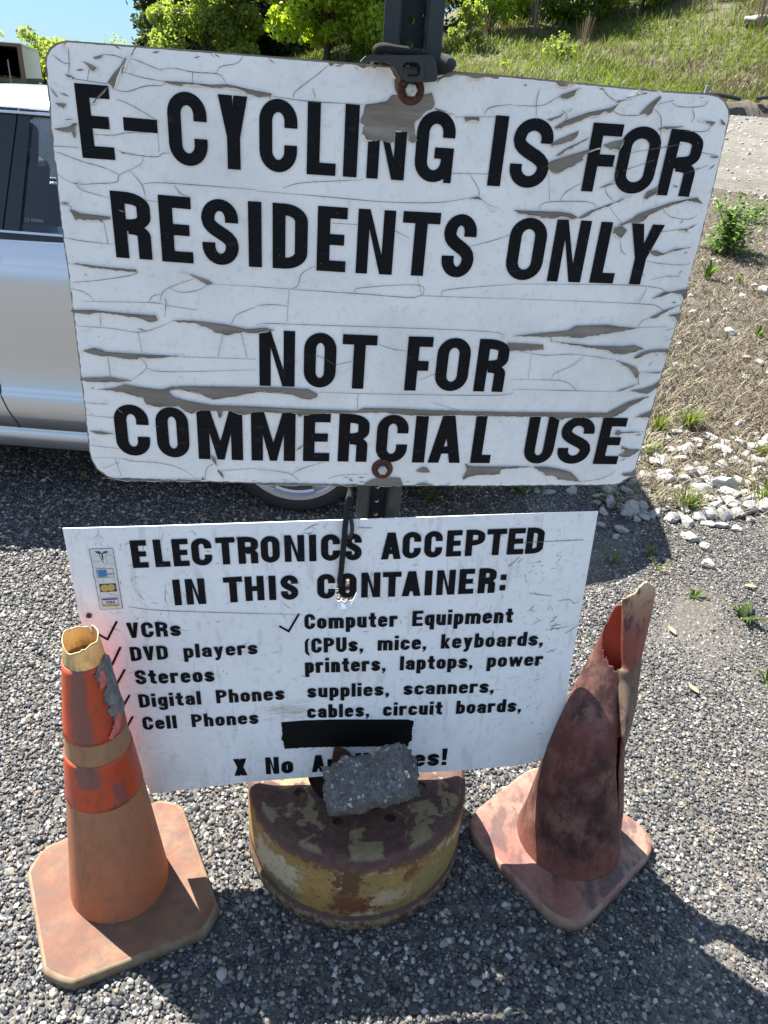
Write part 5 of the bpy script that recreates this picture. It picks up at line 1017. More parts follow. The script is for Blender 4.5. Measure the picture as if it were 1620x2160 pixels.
for xa, za, xb, zb, nm in ((-1.96, 1.385, -2.5, .99, 'windscreen'), (-.36, 1.375, .16, 1.02, 'rear_window')):
    mb = MB(); V = []
    for i in range(7):
        s = i / 6; w = (YC - YN) - (.235 + (.075 - .235) * s)
        for k in range(9): t = k / 4 - 1; V.append((xa + (xb - xa) * s, YC + w * t, za + (zb - za) * s + .04 * (1 - t * t) * (1 - s * .3)))
    mb.add(V, [(i * 9 + k, i * 9 + k + 1, (i + 1) * 9 + k + 1, (i + 1) * 9 + k) for i in range(6) for k in range(8)]); cpart(mb, nm, M['car_glass'])
# door seams: dark gaps
def flank(z): return YN + float(np.interp(z, [p[0] for p in SIDE], [p[1] for p in SIDE]))
def seam(P, w=.0035):
    mb = MB(); Q = catmull([np.array(p) for p in P], 8); mb.tube([(x, flank(z) + .001, z) for x, z in Q], w, 6); cpart(mb, 'door_seam', M['black_trim'])
seam([(-1.415, .99), (-1.46, .85), (-1.485, .65), (-1.478, .50), (-1.46, .40), (-1.435, .335), (-1.425, .306)])
seam([(-.40, .97), (-.50, .80), (-.66, .62), (-.74, .48), (-.755, .36), (-.76, .306)]); seam([(-2.42, .95), (-2.50, .75), (-2.50, .5), (-2.44, .36), (-2.42, .306)])
mb = MB(); mb.add([(x, flank(.297) - .004 + dy, z) for x in (-2.42, -.76) for z, dy in ((.291, .014), (.3045, .005))], [(0, 1, 3, 2)]); cpart(mb, 'sill_gap', M['black_trim'])
for x in (-.78, -1.78):
    mb = MB(); mb.tube([(x - .1, YN - .012, .86), (x - .07, YN - .034, .865), (x + .05, YN - .034, .867), (x + .08, YN - .01, .866)], .011, 8); cpart(mb, 'door_handle', M['silver_paint'])
mb = MB(); mb.box((-2.3, YN - .06, 1.04), (.1, .17, .12)); bevel(cpart(mb, 'door_mirror', M['silver_paint']), .03, 3)
mb = MB(); mb.box((X1 - .02, YN + .34, .78), (.12, .26, .16)); bevel(cpart(mb, 'tail_light', M['red_inside']), .03, 3)
mb = MB(); mb.box((X0 + .06, YN + .40, .68), (.2, .3, .12)); bevel(cpart(mb, 'headlight', M['card_white']), .03, 3)
# cabin: floor, seats, head restraints
mb = MB(); mb.box((-1.4, YC, .40), (3.6, 1.5, .3)); mb.box((.05, YC, .80), (.5, 1.4, .30)); mb.box((-2.35, YC, .75), (.5, 1.4, .4)); cpart(mb, 'cabin_floor', M['dark_interior'], sm=False)
for x in (-2.0, -.66):
    for dy in ((-.37, .37)):
        mb = MB(); mb.box((x + .02, YC + dy, .80), (.17, .52, .70), rot=Matrix.Rotation(rad(12), 3, 'Y')); mb.box((x - .25, YC + dy, .55), (.5, .52, .16)); o = bevel(cpart(mb, 'seat', M['seat_fabric'], sm=False), .05, 3)
        h = MB(); h.box((x + .13, YC + dy, 1.20), (.10, .26, .20), rot=Matrix.Rotation(rad(10), 3, 'Y')); bevel(cpart(h, 'head_restraint', M['dark_interior'], o, sm=False), .04, 3)
for x in (XW, XF):
    for s in (1, -1):
        y = YN + .035 if s > 0 else 2 * YC - YN - .035
        mb = MB(); P = [(.226, .0), (.236, -.008), (.268, -.012), (.283, .004), (.293, .03), (.295, .10), (.293, .17), (.283, .2), (.22, .19)]
        n = 56
        V = [(x + r * math.cos(TAU * k / n), y + d * s, .296 + r * math.sin(TAU * k / n)) for r, d in P for k in range(n)]
        mb.add(V, [(i * n + k, i * n + (k + 1) % n, (i + 1) * n + (k + 1) % n, (i + 1) * n + k) for i in range(len(P) - 1) for k in range(n)])
        o = cpart(mb, 'wheel', M['tyre_rubber'])
        mb = MB(); P = [(.205, .012), (.214, -.004), (.228, -.006), (.228, .012), (.202, .03), (.195, .12)]
        V = [(x + r * math.cos(TAU * k / n), y + d * s, .296 + r * math.sin(TAU * k / n)) for r, d in P for k in range(n)]
        mb.add(V, [(i * n + k, i * n + (k + 1) % n, (i + 1) * n + (k + 1) % n, (i + 1) * n + k) for i in range(len(P) - 1) for k in range(n)])
        for a in range(5):
            an = rad(-90 + 36 + 72 * a); c, sn = math.cos(an), math.sin(an); q = []
            for rr, ww in ((.03, .042), (.10, .030), (.208, .046)):
                for e in (-1, 1):
                    for dd in (.006 - (.012 if rr < .05 else 0), .035): q.append((x + rr * c - e * ww * sn, y + s * dd, .296 + rr * sn + e * ww * c))
            mb.add(q, [(0, 2, 6, 4), (4, 6, 10, 8), (0, 4, 5, 1), (4, 8, 9, 5), (2, 3, 7, 6), (6, 7, 11, 10)])
        mb.tube([(x, y - s * .004, .296), (x, y + s * .05, .296)], .05, 20); cpart(mb, 'alloy_rim', M['alloy_silver'], o, False)
        mb = MB(); mb.tube([(x, y + s * .07, .296), (x, y + s * .09, .296)], .19, 30); cpart(mb, 'brake_disc', M['dark_interior'], o, False)
# small etched maker's mark low on the rear door glass
mb = MB()
def etch(txt, x0, x1, z0, z1):
    tot = sum(nat(c, .2) for c in txt) + .11 * (len(txt) - 1); px = (x1 - x0) / tot; x = x0; k = 0
    for c in txt:
        a = nat(c, .2) * px
        if c != ' ':
            for P in glyph(c, a / (z1 - z0), .2, .17):
                k += 1; Q = [(x + p[0] * (z1 - z0), z0 + p[1] * (z1 - z0)) for p in P]; V = [(u, gy(w) + .0045 - k * 1e-5, w) for u, w in Q]
                tri = geometry.tessellate_polygon([[Vector((u, w, 0)) for u, w in Q]]); mb.add(V, list(tri))
        x += a + .11 * px
etch('HYUNDAI', -1.300, -1.258, 1.052, 1.062)
mb.tube([(-1.315 + .008 * math.cos(a * .5236), gy(1.057) + .004, 1.057 + .005 * math.sin(a * .5236)) for a in range(13)], .0014, 5)
cpart(mb, 'glass_etching', M['etch_grey'], sm=False)

# ------------------------------------------------------------------ open box trailer, far left
TY = 28.0
def tp_(x, y, Y=TY): return at_y(x, y, Y)
a = tp_(0, 92); b = tp_(38, 95); sc = TY / F_PX
tz0 = tp_(20, 163)[2]; tz1 = tp_(20, 93)[2]; tx1 = tp_(47, 130)[0]; tx0 = tx1 - 2.5; ddx, ddy = .60, 6.5
tr = empty('box_trailer', ((tx0 + tx1) / 2, TY, tz0 - 1.1)); tag(tr, 'open backed white box trailer with rusty door frame and steps, beyond the car roof', 'trailer')
TL = Vector((-(tx0 + tx1) / 2, -TY, -(tz0 - 1.1)))
def tpart(mb, name, mat, parent=tr): mb.v = [tuple(Vector(p) + TL) for p in mb.v]; return mb.build(name, mat, parent)
gz = tz0 - 1.15
dx = -.36                                                            # the box runs away and to the right
def bx_(mb, x0, x1, y0, y1, z0, z1): mb.add([(x + dx * (y - TY), y, z) for x in (x0, x1) for y in (y0, y1) for z in (z0, z1)], [(0, 1, 3, 2), (4, 6, 7, 5), (0, 4, 5, 1), (2, 3, 7, 6), (0, 2, 6, 4), (1, 5, 7, 3)])
L_ = 7.0
mb = MB(); bx_(mb, tx1 - .04, tx1, TY, TY + L_, tz0, tz1 - .0); tpart(mb, 'side_wall', M['trailer_white']); mb = MB(); bx_(mb, tx0, tx0 + .04, TY, TY + L_, tz0, tz1); tpart(mb, 'side_wall', M['trailer_white'])
mb = MB(); bx_(mb, tx0 - .03, tx1 + .03, TY + .01, TY + L_, tz1, tz1 + .05); tpart(mb, 'roof', M['trailer_white']); mb = MB(); bx_(mb, tx0, tx1, TY + L_, TY + L_ + .05, tz0, tz1); tpart(mb, 'end_wall', M['trailer_dark'])
mb = MB(); bx_(mb, tx0 - .03, tx1 + .03, TY, TY + L_, tz0 - .14, tz0 - .003); tpart(mb, 'floor', M['trailer_dark'])
mb = MB(); bx_(mb, tx1 - .10, tx1 + .05, TY - .12, TY - .003, tz0 - .15, tz1 + .03); bx_(mb, tx0 - .05, tx0 + .1, TY - .12, TY - .003, tz0 - .15, tz1 + .03); bx_(mb, tx0 + .103, tx1 - .103, TY - .12, TY - .003, tz1 - .06, tz1 + .03); bx_(mb, tx0 + .103, tx1 - .103, TY - .12, TY - .003, tz0 - .15, tz0 - .02); tpart(mb, 'door_frame', M['trailer_rust'])
mb = MB()
for k in range(4): bx_(mb, tx1 - 1.05, tx1 - .45, TY - .5, TY - .25, tz0 - .25 - .2 * k, tz0 - .21 - .2 * k)
for x in (tx1 - 1.09, tx1 - .45): bx_(mb, x, x + .04, TY - .4, TY - .36, gz, tz0 + .5)
tpart(mb, 'steps', M['grey_stake'])
mb = MB(); bx_(mb, tx0 + .2, tx1 - .2, TY + .3, TY + L_, tz0 - .4, tz0 - .15); tpart(mb, 'chassis', M['trailer_dark'])
for y in (1.0, 2.1):
    for x in (tx0 + .1, tx1 - .1):
        mb = MB(); xx = x + dx * y; mb.tube([(xx - .12, TY + y, gz + .5), (xx + .12, TY + y, gz + .5)], .5, 24); tpart(mb, 'wheel', M['tyre_rubber'])
# ------------------------------------------------------------------ rocks, weeds, grass, trees
def on_ground(x, y):
    v = ray(x, y); t = .5
    while t < 90:
        p = np.array([0, 0, CAM_Z]) + v * t
        if p[2] <= float(zt(p[0], p[1])): return np.array([p[0], p[1], float(zt(p[0], p[1]))])
        t += .01 + t * .002
    return p
stone_col = bpy.data.collections.new('stone_kinds')
for i in range(5): stone_col.objects.link(bpy.data.objects.new('stone', rock_mesh('stone', 300 + i, M['limestone'], 2, .7, .35, ang=1)))
peb_col = stone_col
scatter('verge_stones', np.arange(.9, 8.0, .12), np.arange(3.0, 10.6, .12), lambda x, y: .08 * y < x < .85 * y + .3 and float(dirt_mask(x, y)) > .35, 95, .004, .034, 4.5, 33, .0, (0, 1, 1, 1))
scatter('road_gravel', np.arange(1.2, 15, .3), np.arange(9.9, 18.9, .3), lambda x, y: .1 * y < x < .8 * y + .5, 55, .008, .045, 5.0, 43, .012, (0, 1, 1, 1))
rk = [rock_mesh('limestone_rock', 200 + i, M['limestone'], 3, rnd.uniform(.55, .85), .35, ang=1) for i in range(9)]
r = random.Random(21); rocks = []
def add_rock(x, y, px, lab, sink=.15):
    p = on_ground(x, y); d = np.linalg.norm(p - [0, 0, CAM_Z]); s = px * .46 * d / F_PX
    o = bpy.data.objects.new('limestone_rock', r.choice(rk)); C.objects.link(o); o.location = (p[0], p[1], p[2] + s * (.55 - sink)); o.scale = (s, s * r.uniform(.8, 1.1), s * r.uniform(.75, 1.05)); o.rotation_euler = (r.uniform(-.5, .5), r.uniform(-.5, .5), r.uniform(0, 6.28))
    tag(o, lab, 'rock', 'white limestone rocks beside the gravel'); rocks.append((x, y)); return o
RL = 'chunky white limestone rock among the heap at the gravel edge right of the big sign'
for x, y, px in ((1310, 1122, 33), (1297, 1137, 18), (1268, 1112, 22), (1487, 1161, 26), (1492, 1196, 32), (1455, 1139, 36), (1415, 1100, 36), (1448, 1107, 32), (1490, 1110, 26), (1520, 1114, 26), (1552, 1122, 26), (1577, 1080, 44), (1540, 1068, 40), (1332, 1063, 30), (1323, 1042, 30), (1316, 1060, 18), (1288, 1032, 28), (1355, 1010, 28), (1385, 985, 44), (1400, 1005, 40), (1450, 1000, 30), (1525, 960, 44), (1470, 935, 30), (1500, 930, 32), (1575, 970, 34), (1600, 985, 44), (1540, 1045, 40), (1450, 1055, 44), (1480, 1040, 38), (1255, 1050, 24), (1205, 1040, 26), (1157, 1042, 26), (1130, 1043, 22), (1110, 1040, 16), (1560, 900, 26), (1610, 620, 24), (1540, 705, 22), (1602, 770, 22), (1570, 800, 20)): add_rock(x, y, px, RL if y > 890 else 'lone white rock lying in the dry grass up the verge', .2)
for _ in range(900):
    if len(rocks) > 175: break
    x, y = r.uniform(1100, 1625), r.uniform(915, 1105)
    if x < 1330 and (y < 1030 or r.random() < .75): continue
    if x < 1340 + (930 - y): continue
    if y > 1085 - (x - 1480) * .0 and x > 1590: continue
    px = r.choice((16, 18, 22, 26, 30, 36, 42)) * (.8 + .4 * (y - 900) / 200)
    if any((x - a) ** 2 + ((y - b) * 1.5) ** 2 < (px * .50) ** 2 for a, b in rocks): continue
    add_rock(x, y, px, RL)
for x, y, px in ((1190, 470, 0), ): pass
# a few flat stones and fallen leaves on the gravel
def add_leaf(x, y, px, lab, mat='dead_leaf', rot=None):
    p = on_ground(x, y); d = np.linalg.norm(p - [0, 0, CAM_Z]); s = px / 2 * d / F_PX; a = rot if rot is not None else r.uniform(0, 6.28); V = []; n = 9
    for k in range(n):
        t = k / (n - 1); w = math.sin(math.pi * t) ** .8 * .42
        for e in (-1, 0, 1): u, v = (t * 2 - 1), e * w; V.append((s * (u * math.cos(a) - v * math.sin(a)), s * (u * math.sin(a) + v * math.cos(a)), s * (.12 * abs(e) + .10 * math.sin(3 * t))))
    o = mesh_obj('fallen_leaf', V, [(k * 3 + e, k * 3 + e + 1, (k + 1) * 3 + e + 1, (k + 1) * 3 + e) for k in range(n - 1) for e in (0, 1)], M[mat], None, True); o.location = (p[0], p[1], p[2] + .012)
    a_ = o.data.attributes.new('tint', 'FLOAT', 'FACE'); a_.data.foreach_set('value', [r.random()] * len(o.data.polygons)); tag(o, lab, 'leaf')
add_leaf(1415, 1338, 26, 'pale yellow fallen leaf on the gravel right of the torn cone'); add_leaf(1460, 1462, 26, 'tan fallen leaf on the gravel beside the torn cone, nearest of the leaves there'); add_leaf(1580, 1243, 24, 'small orange brown leaf on the gravel near the right edge')
add_leaf(178, 1009, 30, 'brown dry leaf in the shade under the silver car'); add_leaf(212, 1027, 20, 'small curled leaf in the shade beside the brown one under the car')
add_leaf(1572, 758, 26, 'rust coloured leaf in the dry grass on the verge')
# weeds
def weed(name, x, y, h, w, n, lab, cat='weed', mat='leaf_weed', leaf=.03, stems=7, seed=0, blade=False, group=None):
    q = random.Random(seed); p = on_ground(x, y); V = []; tb = MB(); sl = []
    for i in range(stems):
        a = q.uniform(0, 6.28); l = q.uniform(.5, 1) * h; sp = q.uniform(.1, 1) * w
        tip = np.array([sp * math.cos(a), sp * math.sin(a), l]); sl.append(tip)
        if not blade: tb.tube([(0, 0, -.01), tuple(tip * [.35, .35, .5]), tuple(tip)], [.004, .003, .0015], 5)
    if blade:
        for i in range(n):
            a = q.uniform(0, 6.28); l = q.uniform(.5, 1) * h; sp = q.uniform(.15, 1) * w; d = np.array([math.cos(a), math.sin(a), 0]); s = np.array([-d[1], d[0], 0]) * leaf * q.uniform(.6, 1.2); b = d * q.uniform(0, .25) * w
            m1 = b + d * sp * .35 + [0, 0, l * .6]; m2 = b + d * sp * .75 + [0, 0, l * .95]; e = b + d * sp * 1.2 + [0, 0, l * q.uniform(.75, 1.0)]
            V += [[b - s * .5, b + s * .5, m1 + s, m1 - s], [m1 - s, m1 + s, m2 + s * .7, m2 - s * .7], [m2 - s * .7, m2 + s * .7, e, e]]
    else:
        for i in range(n):
            tip = sl[q.randrange(stems)]; t = q.uniform(.12, 1.05); c = tip * [t, t, t ** 1.15]; c = c + (np.array([q.gauss(0, w * .35), q.gauss(0, w * .35), 0]) * (1 - t) if n > 400 else 0); a = q.uniform(0, 6.28); up = q.uniform(-.1, .8); d = np.array([math.cos(a), math.sin(a), up]); d /= np.linalg.norm(d); s = np.cross(d, [q.uniform(-.3, .3), q.uniform(-.3, .3), 1]); s = s / np.linalg.norm(s) * leaf * .28; l = leaf * q.uniform(.6, 1.3)
            V.append([c, c + d * l * .5 + s, c + d * l, c + d * l * .5 - s])
    ob = empty(name, tuple(p)); f = fast_quads('leaves', np.array(V), M[mat], ob, np.array([q.random() for _ in V]))
    if not blade: tb.build('stems', M[mat], ob)
    return tag(ob, lab, cat, group)
weed('weed_plant', 1530, 535, .50, .36, 1500, 'large bushy green weed growing on the verge just below the pale road', leaf=.06, stems=26, seed=1, mat='leaf_bush')
weed('weed_plant', 1590, 470, .2, .12, 120, 'small leafy green weed behind the large bushy weed, nearest the road', leaf=.05, stems=6, seed=2)
weed('broadleaf_weed', 1492, 590, .17, .10, 16, 'upright broad bladed weed under the large bushy weed', leaf=.012, seed=3, blade=True)
weed('broadleaf_weed', 1560, 600, .10, .08, 9, 'tiny yellow green weed right of the broad bladed weed', leaf=.010, seed=4, blade=True)
weed('broadleaf_weed', 1597, 712, .10, .06, 12, 'spiky bright green weed at the right edge in dry grass', leaf=.008, seed=5, blade=True)
weed('grass_tuft', 1385, 915, .13, .10, 70, 'green grass tuft against the right edge of the big sign', 'grass tuft', 'grass_green', .004, seed=6, blade=True)
weed('grass_tuft', 1450, 905, .13, .12, 70, 'long bladed grass tuft above the white rocks', 'grass tuft', 'grass_green', .005, seed=7, blade=True)
weed('grass_tuft', 1365, 960, .08, .08, 40, 'pale grass tuft by the lower right corner of the big sign', 'grass tuft', 'grass_green', .004, seed=8, blade=True)
weed('grass_tuft', 1445, 1075, .10, .10, 60, 'yellow green grass tuft in the middle of the white rocks', 'grass tuft', 'grass_green', .004, seed=9, blade=True)
weed('grass_tuft', 1600, 965, .09, .08, 30, 'grass tuft by the white rocks at the right edge', 'grass tuft', 'grass_green', .005, seed=10, blade=True)
weed('grass_tuft', 1610, 1060, .12, .12, 50, 'dull grass tuft at the right edge below the white rocks', 'grass tuft', 'grass_green', .004, seed=11, blade=True)
weed('broadleaf_weed', 1462, 1262, .04, .04, 11, 'tiny star shaped weed in the gravel right of the torn cone tip', leaf=.006, seed=12, blade=True)
weed('broadleaf_weed', 1568, 1310, .05, .07, 16, 'broad leaved weed in the gravel near the right edge', leaf=.009, seed=13, blade=True)
weed('broadleaf_weed', 1618, 1445, .06, .07, 10, 'weed cut by the right edge of the view, low in the gravel', leaf=.009, seed=14, blade=True)
weed('grass_tuft', 1388, 1210, .05, .05, 14, 'sparse grass tuft just above the torn cone tip', 'grass tuft', 'grass_green', .002, seed=15, blade=True)
weed('grass_tuft', 1366, 1178, .06, .03, 14, 'thin grass tuft at the rim of the car shadow', 'grass tuft', 'grass_green', .003, seed=16, blade=True)
weed('grass_tuft', 1290, 1190, .05, .05, 12, 'small dark weed in the car shadow right of the lower sign', 'grass tuft', 'leaf_weed', .004, seed=17, blade=True)
weed('grass_tuft', 905, 1060, .08, .08, 20, 'weed in the car shadow between the two signs, right of the post', 'grass tuft', 'leaf_weed', .004, seed=18, blade=True)
weed('grass_tuft', 1100, 1040, .06, .12, 40, 'dark grass tuft in the shade below the big sign', 'grass tuft', 'leaf_weed', .004, seed=19, blade=True)
def dead_stem(x, y, hgt, lab, seed):
    q = random.Random(seed); p = on_ground(x, y); mb = MB()
    def br(a, d, l, rr, dep):
        P = [a]
        for k in range(5): d = (d + Vector((q.gauss(0, .12), q.gauss(0, .12), q.gauss(0, .06)))).normalized(); P.append(P[-1] + d * l / 5)
        mb.tube(P, [rr * (1 - .12 * k) for k in range(6)], 5)
        if dep:
            for _ in range(4): k = q.randint(1, 5); br(P[k], (d + Vector((q.gauss(0, .6), q.gauss(0, .6), q.gauss(.1, .3)))).normalized(), l * q.uniform(.3, .55), rr * .55, dep - 1)
    br(Vector((0, 0, -.01)), Vector((q.gauss(0, .25), q.gauss(0, .25), 1)).normalized(), hgt, .0025, 2)
    o = mb.build('dead_stem', M['bark']); o.location = tuple(p); tag(o, lab, 'dead plant')
dead_stem(1545, 1015, .42, 'bare thin dead stem standing in the white rocks near the right edge', 1); dead_stem(1575, 1010, .34, 'second bare dead stem in the rocks, closest to the right edge', 2); dead_stem(1400, 1130, .16, 'short dark twig standing where the rocks meet the car shadow', 3)
mb = MB(); P = [on_ground(*p) + [0, 0, .05] for p in ((1445, 955), (1490, 985), (1540, 1015), (1585, 1040), (1625, 1055))]; mb.tube(catmull(P, 4), .0035, 6); mb.tube(catmull([P[1], P[1] + [.06, .15, .08], P[1] + [.05, .3, .12]], 4), .002, 5); mb.tube(catmull([P[2], P[2] + [.12, .1, .08], P[2] + [.25, .12, .1]], 4), .002, 5)
tag(mb.build('fallen_twig', M['bark']), 'long dead twig lying across the white rocks', 'twig')
# strewn stuff
def blades(name, n, pos, hgt, wid, lean, mat, seed):
    g = np.random.default_rng(seed); X, Y = pos(g, n); Z = zt(X, Y); n = len(X); a = g.uniform(0, TAU, n); h = hgt[0] + (hgt[1] - hgt[0]) * g.random(n) ** 1.5; w = g.uniform(*wid, n); le = g.uniform(*lean, n)
    d = np.stack([np.cos(a) * le, np.sin(a) * le, np.sqrt(np.maximum(0, 1 - np.minimum(le, 1) ** 2)) + .05], -1); s = np.stack([-np.sin(a), np.cos(a), 0 * a], -1) * w[:, None]; b = np.stack([X, Y, Z], -1) + [0, 0, -.005]
    m1 = b + d * (h * .55)[:, None]; e = b + d * h[:, None] + np.stack([np.cos(a), np.sin(a), -.6 + 0 * a], -1) * (h * .22)[:, None]
    V = np.concatenate([np.stack([b - s, b + s, m1 + s * .8, m1 - s * .8], 1), np.stack([m1 - s * .8, m1 + s * .8, e + s * .15, e - s * .15], 1)]); t_ = g.random(n)
    return tag(fast_quads(name, V, M[mat], None, np.concatenate([t_, t_])), kind='stuff')
def verge_pos(g, n):
    Y = 2.9 + 7.7 * g.random(n * 3) ** 1.3; X = Y * g.uniform(.06, .98, n * 3); m = dirt_mask(X, Y) > .55 + .3 * g.random(n * 3) - .2; m &= (snoise(X * .6, Y * .6) > -.9); return X[m][:n], Y[m][:n]
blades('dry_grass', 78000, verge_pos, (.03, .13), (.0020, .0042), (.6, 1.0), 'dry_straw', 1)
blades('sparse_grass', 4800, verge_pos, (.03, .09), (.0015, .003), (.2, .8), 'grass_green', 2)
def litter_pos(g, n): Y = .6 + 3.5 * g.random(n); return Y * g.uniform(-.6, .65, n), Y
blades('straw_bits', 260, litter_pos, (.02, .06), (.0008, .0018), (.97, 1.0), 'dry_straw', 3)
def hill_pos(g, n):
    Y = 19.0 + 14 * g.random(n) ** 1.4; X = Y * g.uniform(-.44, .80, n); m = snoise(X * .5 + 1, Y * .6) + g.normal(0, .35, n) > -.35; return X[m], Y[m]
blades('hill_grass', 155000, hill_pos, (.08, .36), (.006, .012), (.1, .7), 'grass_green', 4)
def hill_dry(g, n):
    Y = 18.7 + 14 * g.random(n * 2) ** 1.8; X = Y * g.uniform(-.1, .62, n * 2); m = snoise(X * .35 + 3, Y * .45) + g.normal(0, .25, n * 2) > .12; return X[m][:n], Y[m][:n]
blades('hill_straw', 40000, hill_dry, (.08, .40), (.006, .012), (.2, .95), 'dry_straw', 5)
# trees and shrubs: trunk with limbs, crown of many small leaves
def tree(name, x, Y, h, w, n, leaf, mat, lab, seed, cat='tree', conifer=False, group=None, clusters=46, bare=.12):
    X = x * Y; g = np.random.default_rng(seed); z0 = float(zt(X, Y)); root = empty(name, (X, Y, z0)); mb = MB()
    if conifer:
        mb.tube([(0, 0, -.2), (0, 0, h * .5), (0, 0, h)], [.16 * h / 8, .10 * h / 8, .01], 8); nb = int(26 * h / 3); cs = []
        for i in range(nb):
            t = (i + .5) / nb; zz = h * (bare * .4 + (1 - bare * .4) * t); R_ = w / 2 * (1 - t) ** .75 * g.uniform(.7, 1.15) + .10; a = i * 2.4 + g.normal(0, .3)
            e = np.array([R_ * math.cos(a), R_ * math.sin(a), -.18 * R_]); k = int(n / nb * (.35 + 1.3 * (1 - t))); u = g.random(k) ** .7
            c = np.array([0, 0, zz]) + e * u[:, None] + g.normal(0, 1, (k, 3)) * (.07 + .14 * u[:, None] * R_) * [1, 1, .45]; cs.append(c)
            if i % 3 == 0: mb.tube([(0, 0, zz), tuple(np.array([0, 0, zz]) + e * .8)], [.03, .006], 5)
        c = np.concatenate(cs); dirn = g.normal(0, 1, c.shape) * [1, 1, .55] + [0, 0, -.35]
    else:
        mb.tube([(0, 0, -.2), (g.normal(0, .05), g.normal(0, .05), h * .4), (g.normal(0, .1), g.normal(0, .1), h * .75)], [.035 * h / 2 + .02, .025 * h / 2, .006], 8)
        K = clusters; P = g.normal(0, 1, (K, 3)); P /= np.linalg.norm(P, axis=1)[:, None]; P *= (g.random(K) ** .38)[:, None]
        if bare < .06: P[:, :2] *= np.clip((1 - np.minimum(P[:, 2:] ** 2, .97)) ** -.3, 1, 2.0)
        ctr = np.stack([P[:, 0] * w / 2, P[:, 1] * w / 2, h * (bare + (1 - bare) / 2) + P[:, 2] * h * (1 - bare) / 2], -1); tap = np.clip(1.15 - .45 * (ctr[:, 2] / h) ** 2, .3, 1.1); ctr[:, :2] *= tap[:, None]
        rad_ = g.uniform(.10, .20, K) * min(w, h); wt = g.random(K) + .4; idx = g.choice(K, n, p=wt / wt.sum()); q = g.normal(0, 1, (n, 3)); q /= np.linalg.norm(q, axis=1)[:, None]; c = ctr[idx] + q * (rad_[idx] * g.random(n) ** .45)[:, None] * [1, 1, .75]
        for i in range(0, K, 3): m = ctr[i] * [.45, .45, .72]; mb.tube([(0, 0, min(ctr[i][2] * .35, h * .4)), tuple(m), tuple(ctr[i])], [.016 * h / 3 + .006, .010, .004], 5)
        dirn = g.normal(0, 1, c.shape)
    n = len(c); dirn /= np.linalg.norm(dirn, axis=1)[:, None]; s = np.cross(dirn, g.normal(0, 1, c.shape)); s /= np.linalg.norm(s, axis=1)[:, None] + 1e-9; l = leaf * g.uniform(.6, 1.4, n)[:, None]; wd = .42 if not conifer else .20
    V = np.stack([c - dirn * l / 2, c + s * l * wd, c + dirn * l / 2, c - s * l * wd], 1)
    mb.build('trunk', M['bark'], root, True); fast_quads('crown', V, M[mat], root, np.clip(g.normal(.45, .25, n), 0, 1)); return tag(root, lab, cat, group)
GT = 'trees along the foot of the hill behind the signs'
tree('conifer_tree', -.311, 33, 3.9, 1.7, 5000, .26, 'leaf_conifer', 'shortest dark pointed conifer, at the left end of the row against the sky', 1, conifer=True, group=GT)
tree('conifer_tree', -.288, 31, 8.2, 2.7, 12000, .28, 'leaf_conifer', 'tall dark conifer behind the round olive green tree, second from the left', 2, conifer=True, group=GT)
tree('conifer_tree', -.236, 33, 9.5, 3.0, 12000, .28, 'leaf_conifer', 'tall dark conifer rising above the round olive green tree', 3, conifer=True, group=GT)
tree('broadleaf_tree', -.248, 27.5, 3.6, 2.8, 26000, .10, 'leaf_olive', 'round olive green tree in front of the dark conifers at left', 4, group=GT, bare=.05)
tree('broadleaf_tree', -.211, 28, 5.2, 1.2, 9000, .10, 'leaf_bright', 'narrow light green sapling between the olive tree and the dark conifers', 5, group=GT, bare=.03)
tree('conifer_tree', -.178, 30.5, 9.5, 4.6, 22000, .28, 'leaf_conifer', 'broad dark conifer left of the bright yellow green tree', 6, conifer=True, group=GT)
tree('conifer_tree', -.135, 32.5, 10, 4.8, 20000, .28, 'leaf_conifer', 'dark conifer directly behind the bright yellow green tree', 7, conifer=True, group=GT)
tree('broadleaf_tree', -.106, 24.5, 5.2, 3.6, 42000, .12, 'leaf_bright', 'big bright yellow green tree left of the post', 8, group=GT, bare=.0, clusters=110)
tree('broadleaf_tree', -.052, 28, 5, 2.6, 16000, .11, 'leaf_mid', 'shaded mid green tree just left of the post', 9, group=GT, bare=.0)
tree('conifer_tree', -.03, 33, 10, 4.2, 13000, .28, 'leaf_conifer', 'dark conifer behind the top of the post', 10, conifer=True, group=GT)
tree('conifer_tree', .06, 34, 9, 4.2, 13000, .28, 'leaf_conifer', 'dark conifer behind the leafy trees just right of the post', 20, conifer=True, group=GT)
tree('broadleaf_tree', .075, 27, 3.6, 2.2, 16000, .10, 'leaf_bright', 'light green leafy tree standing right of the post', 11, group=GT, bare=.08)
tree('broadleaf_tree', .122, 28.5, 4.0, 2.8, 20000, .11, 'leaf_mid', 'dark leafy tree second right of the post on the grass slope', 12, group=GT, bare=.0)
tree('shrub', .052, 25, 1.5, .9, 2400, .08, 'leaf_olive', 'small yellow leaved shrub at the slope edge right of the post', 13, 'shrub', bare=.0)
tree('broadleaf_tree', .19, 28.5, 3.6, 3.4, 22000, .11, 'leaf_mid', 'wide mid green tree at the top of the grass slope', 14, group=GT, bare=.0)
tree('broadleaf_tree', .243, 28, 2.6, 2.3, 15000, .10, 'leaf_bright', 'bright yellow green bush at the top of the slope, right of the wide tree', 15, group=GT, bare=.0)
tree('shrub', .295, 28, 1.9, 1.9, 5200, .09, 'leaf_mid', 'thin scrubby shrub on the slope right of the bright bush', 16, 'shrub', bare=.0)
tree('shrub', .335, 27, 2.3, 1.8, 9000, .09, 'leaf_bright', 'yellow green shrub high on the slope near the upper right corner', 17, 'shrub', bare=.0)
tree('shrub', .16, 23, .6, .9, 700, .06, 'leaf_olive', 'low yellow flowering shrub low on the slope behind the sign top', 18, 'shrub', bare=.0)
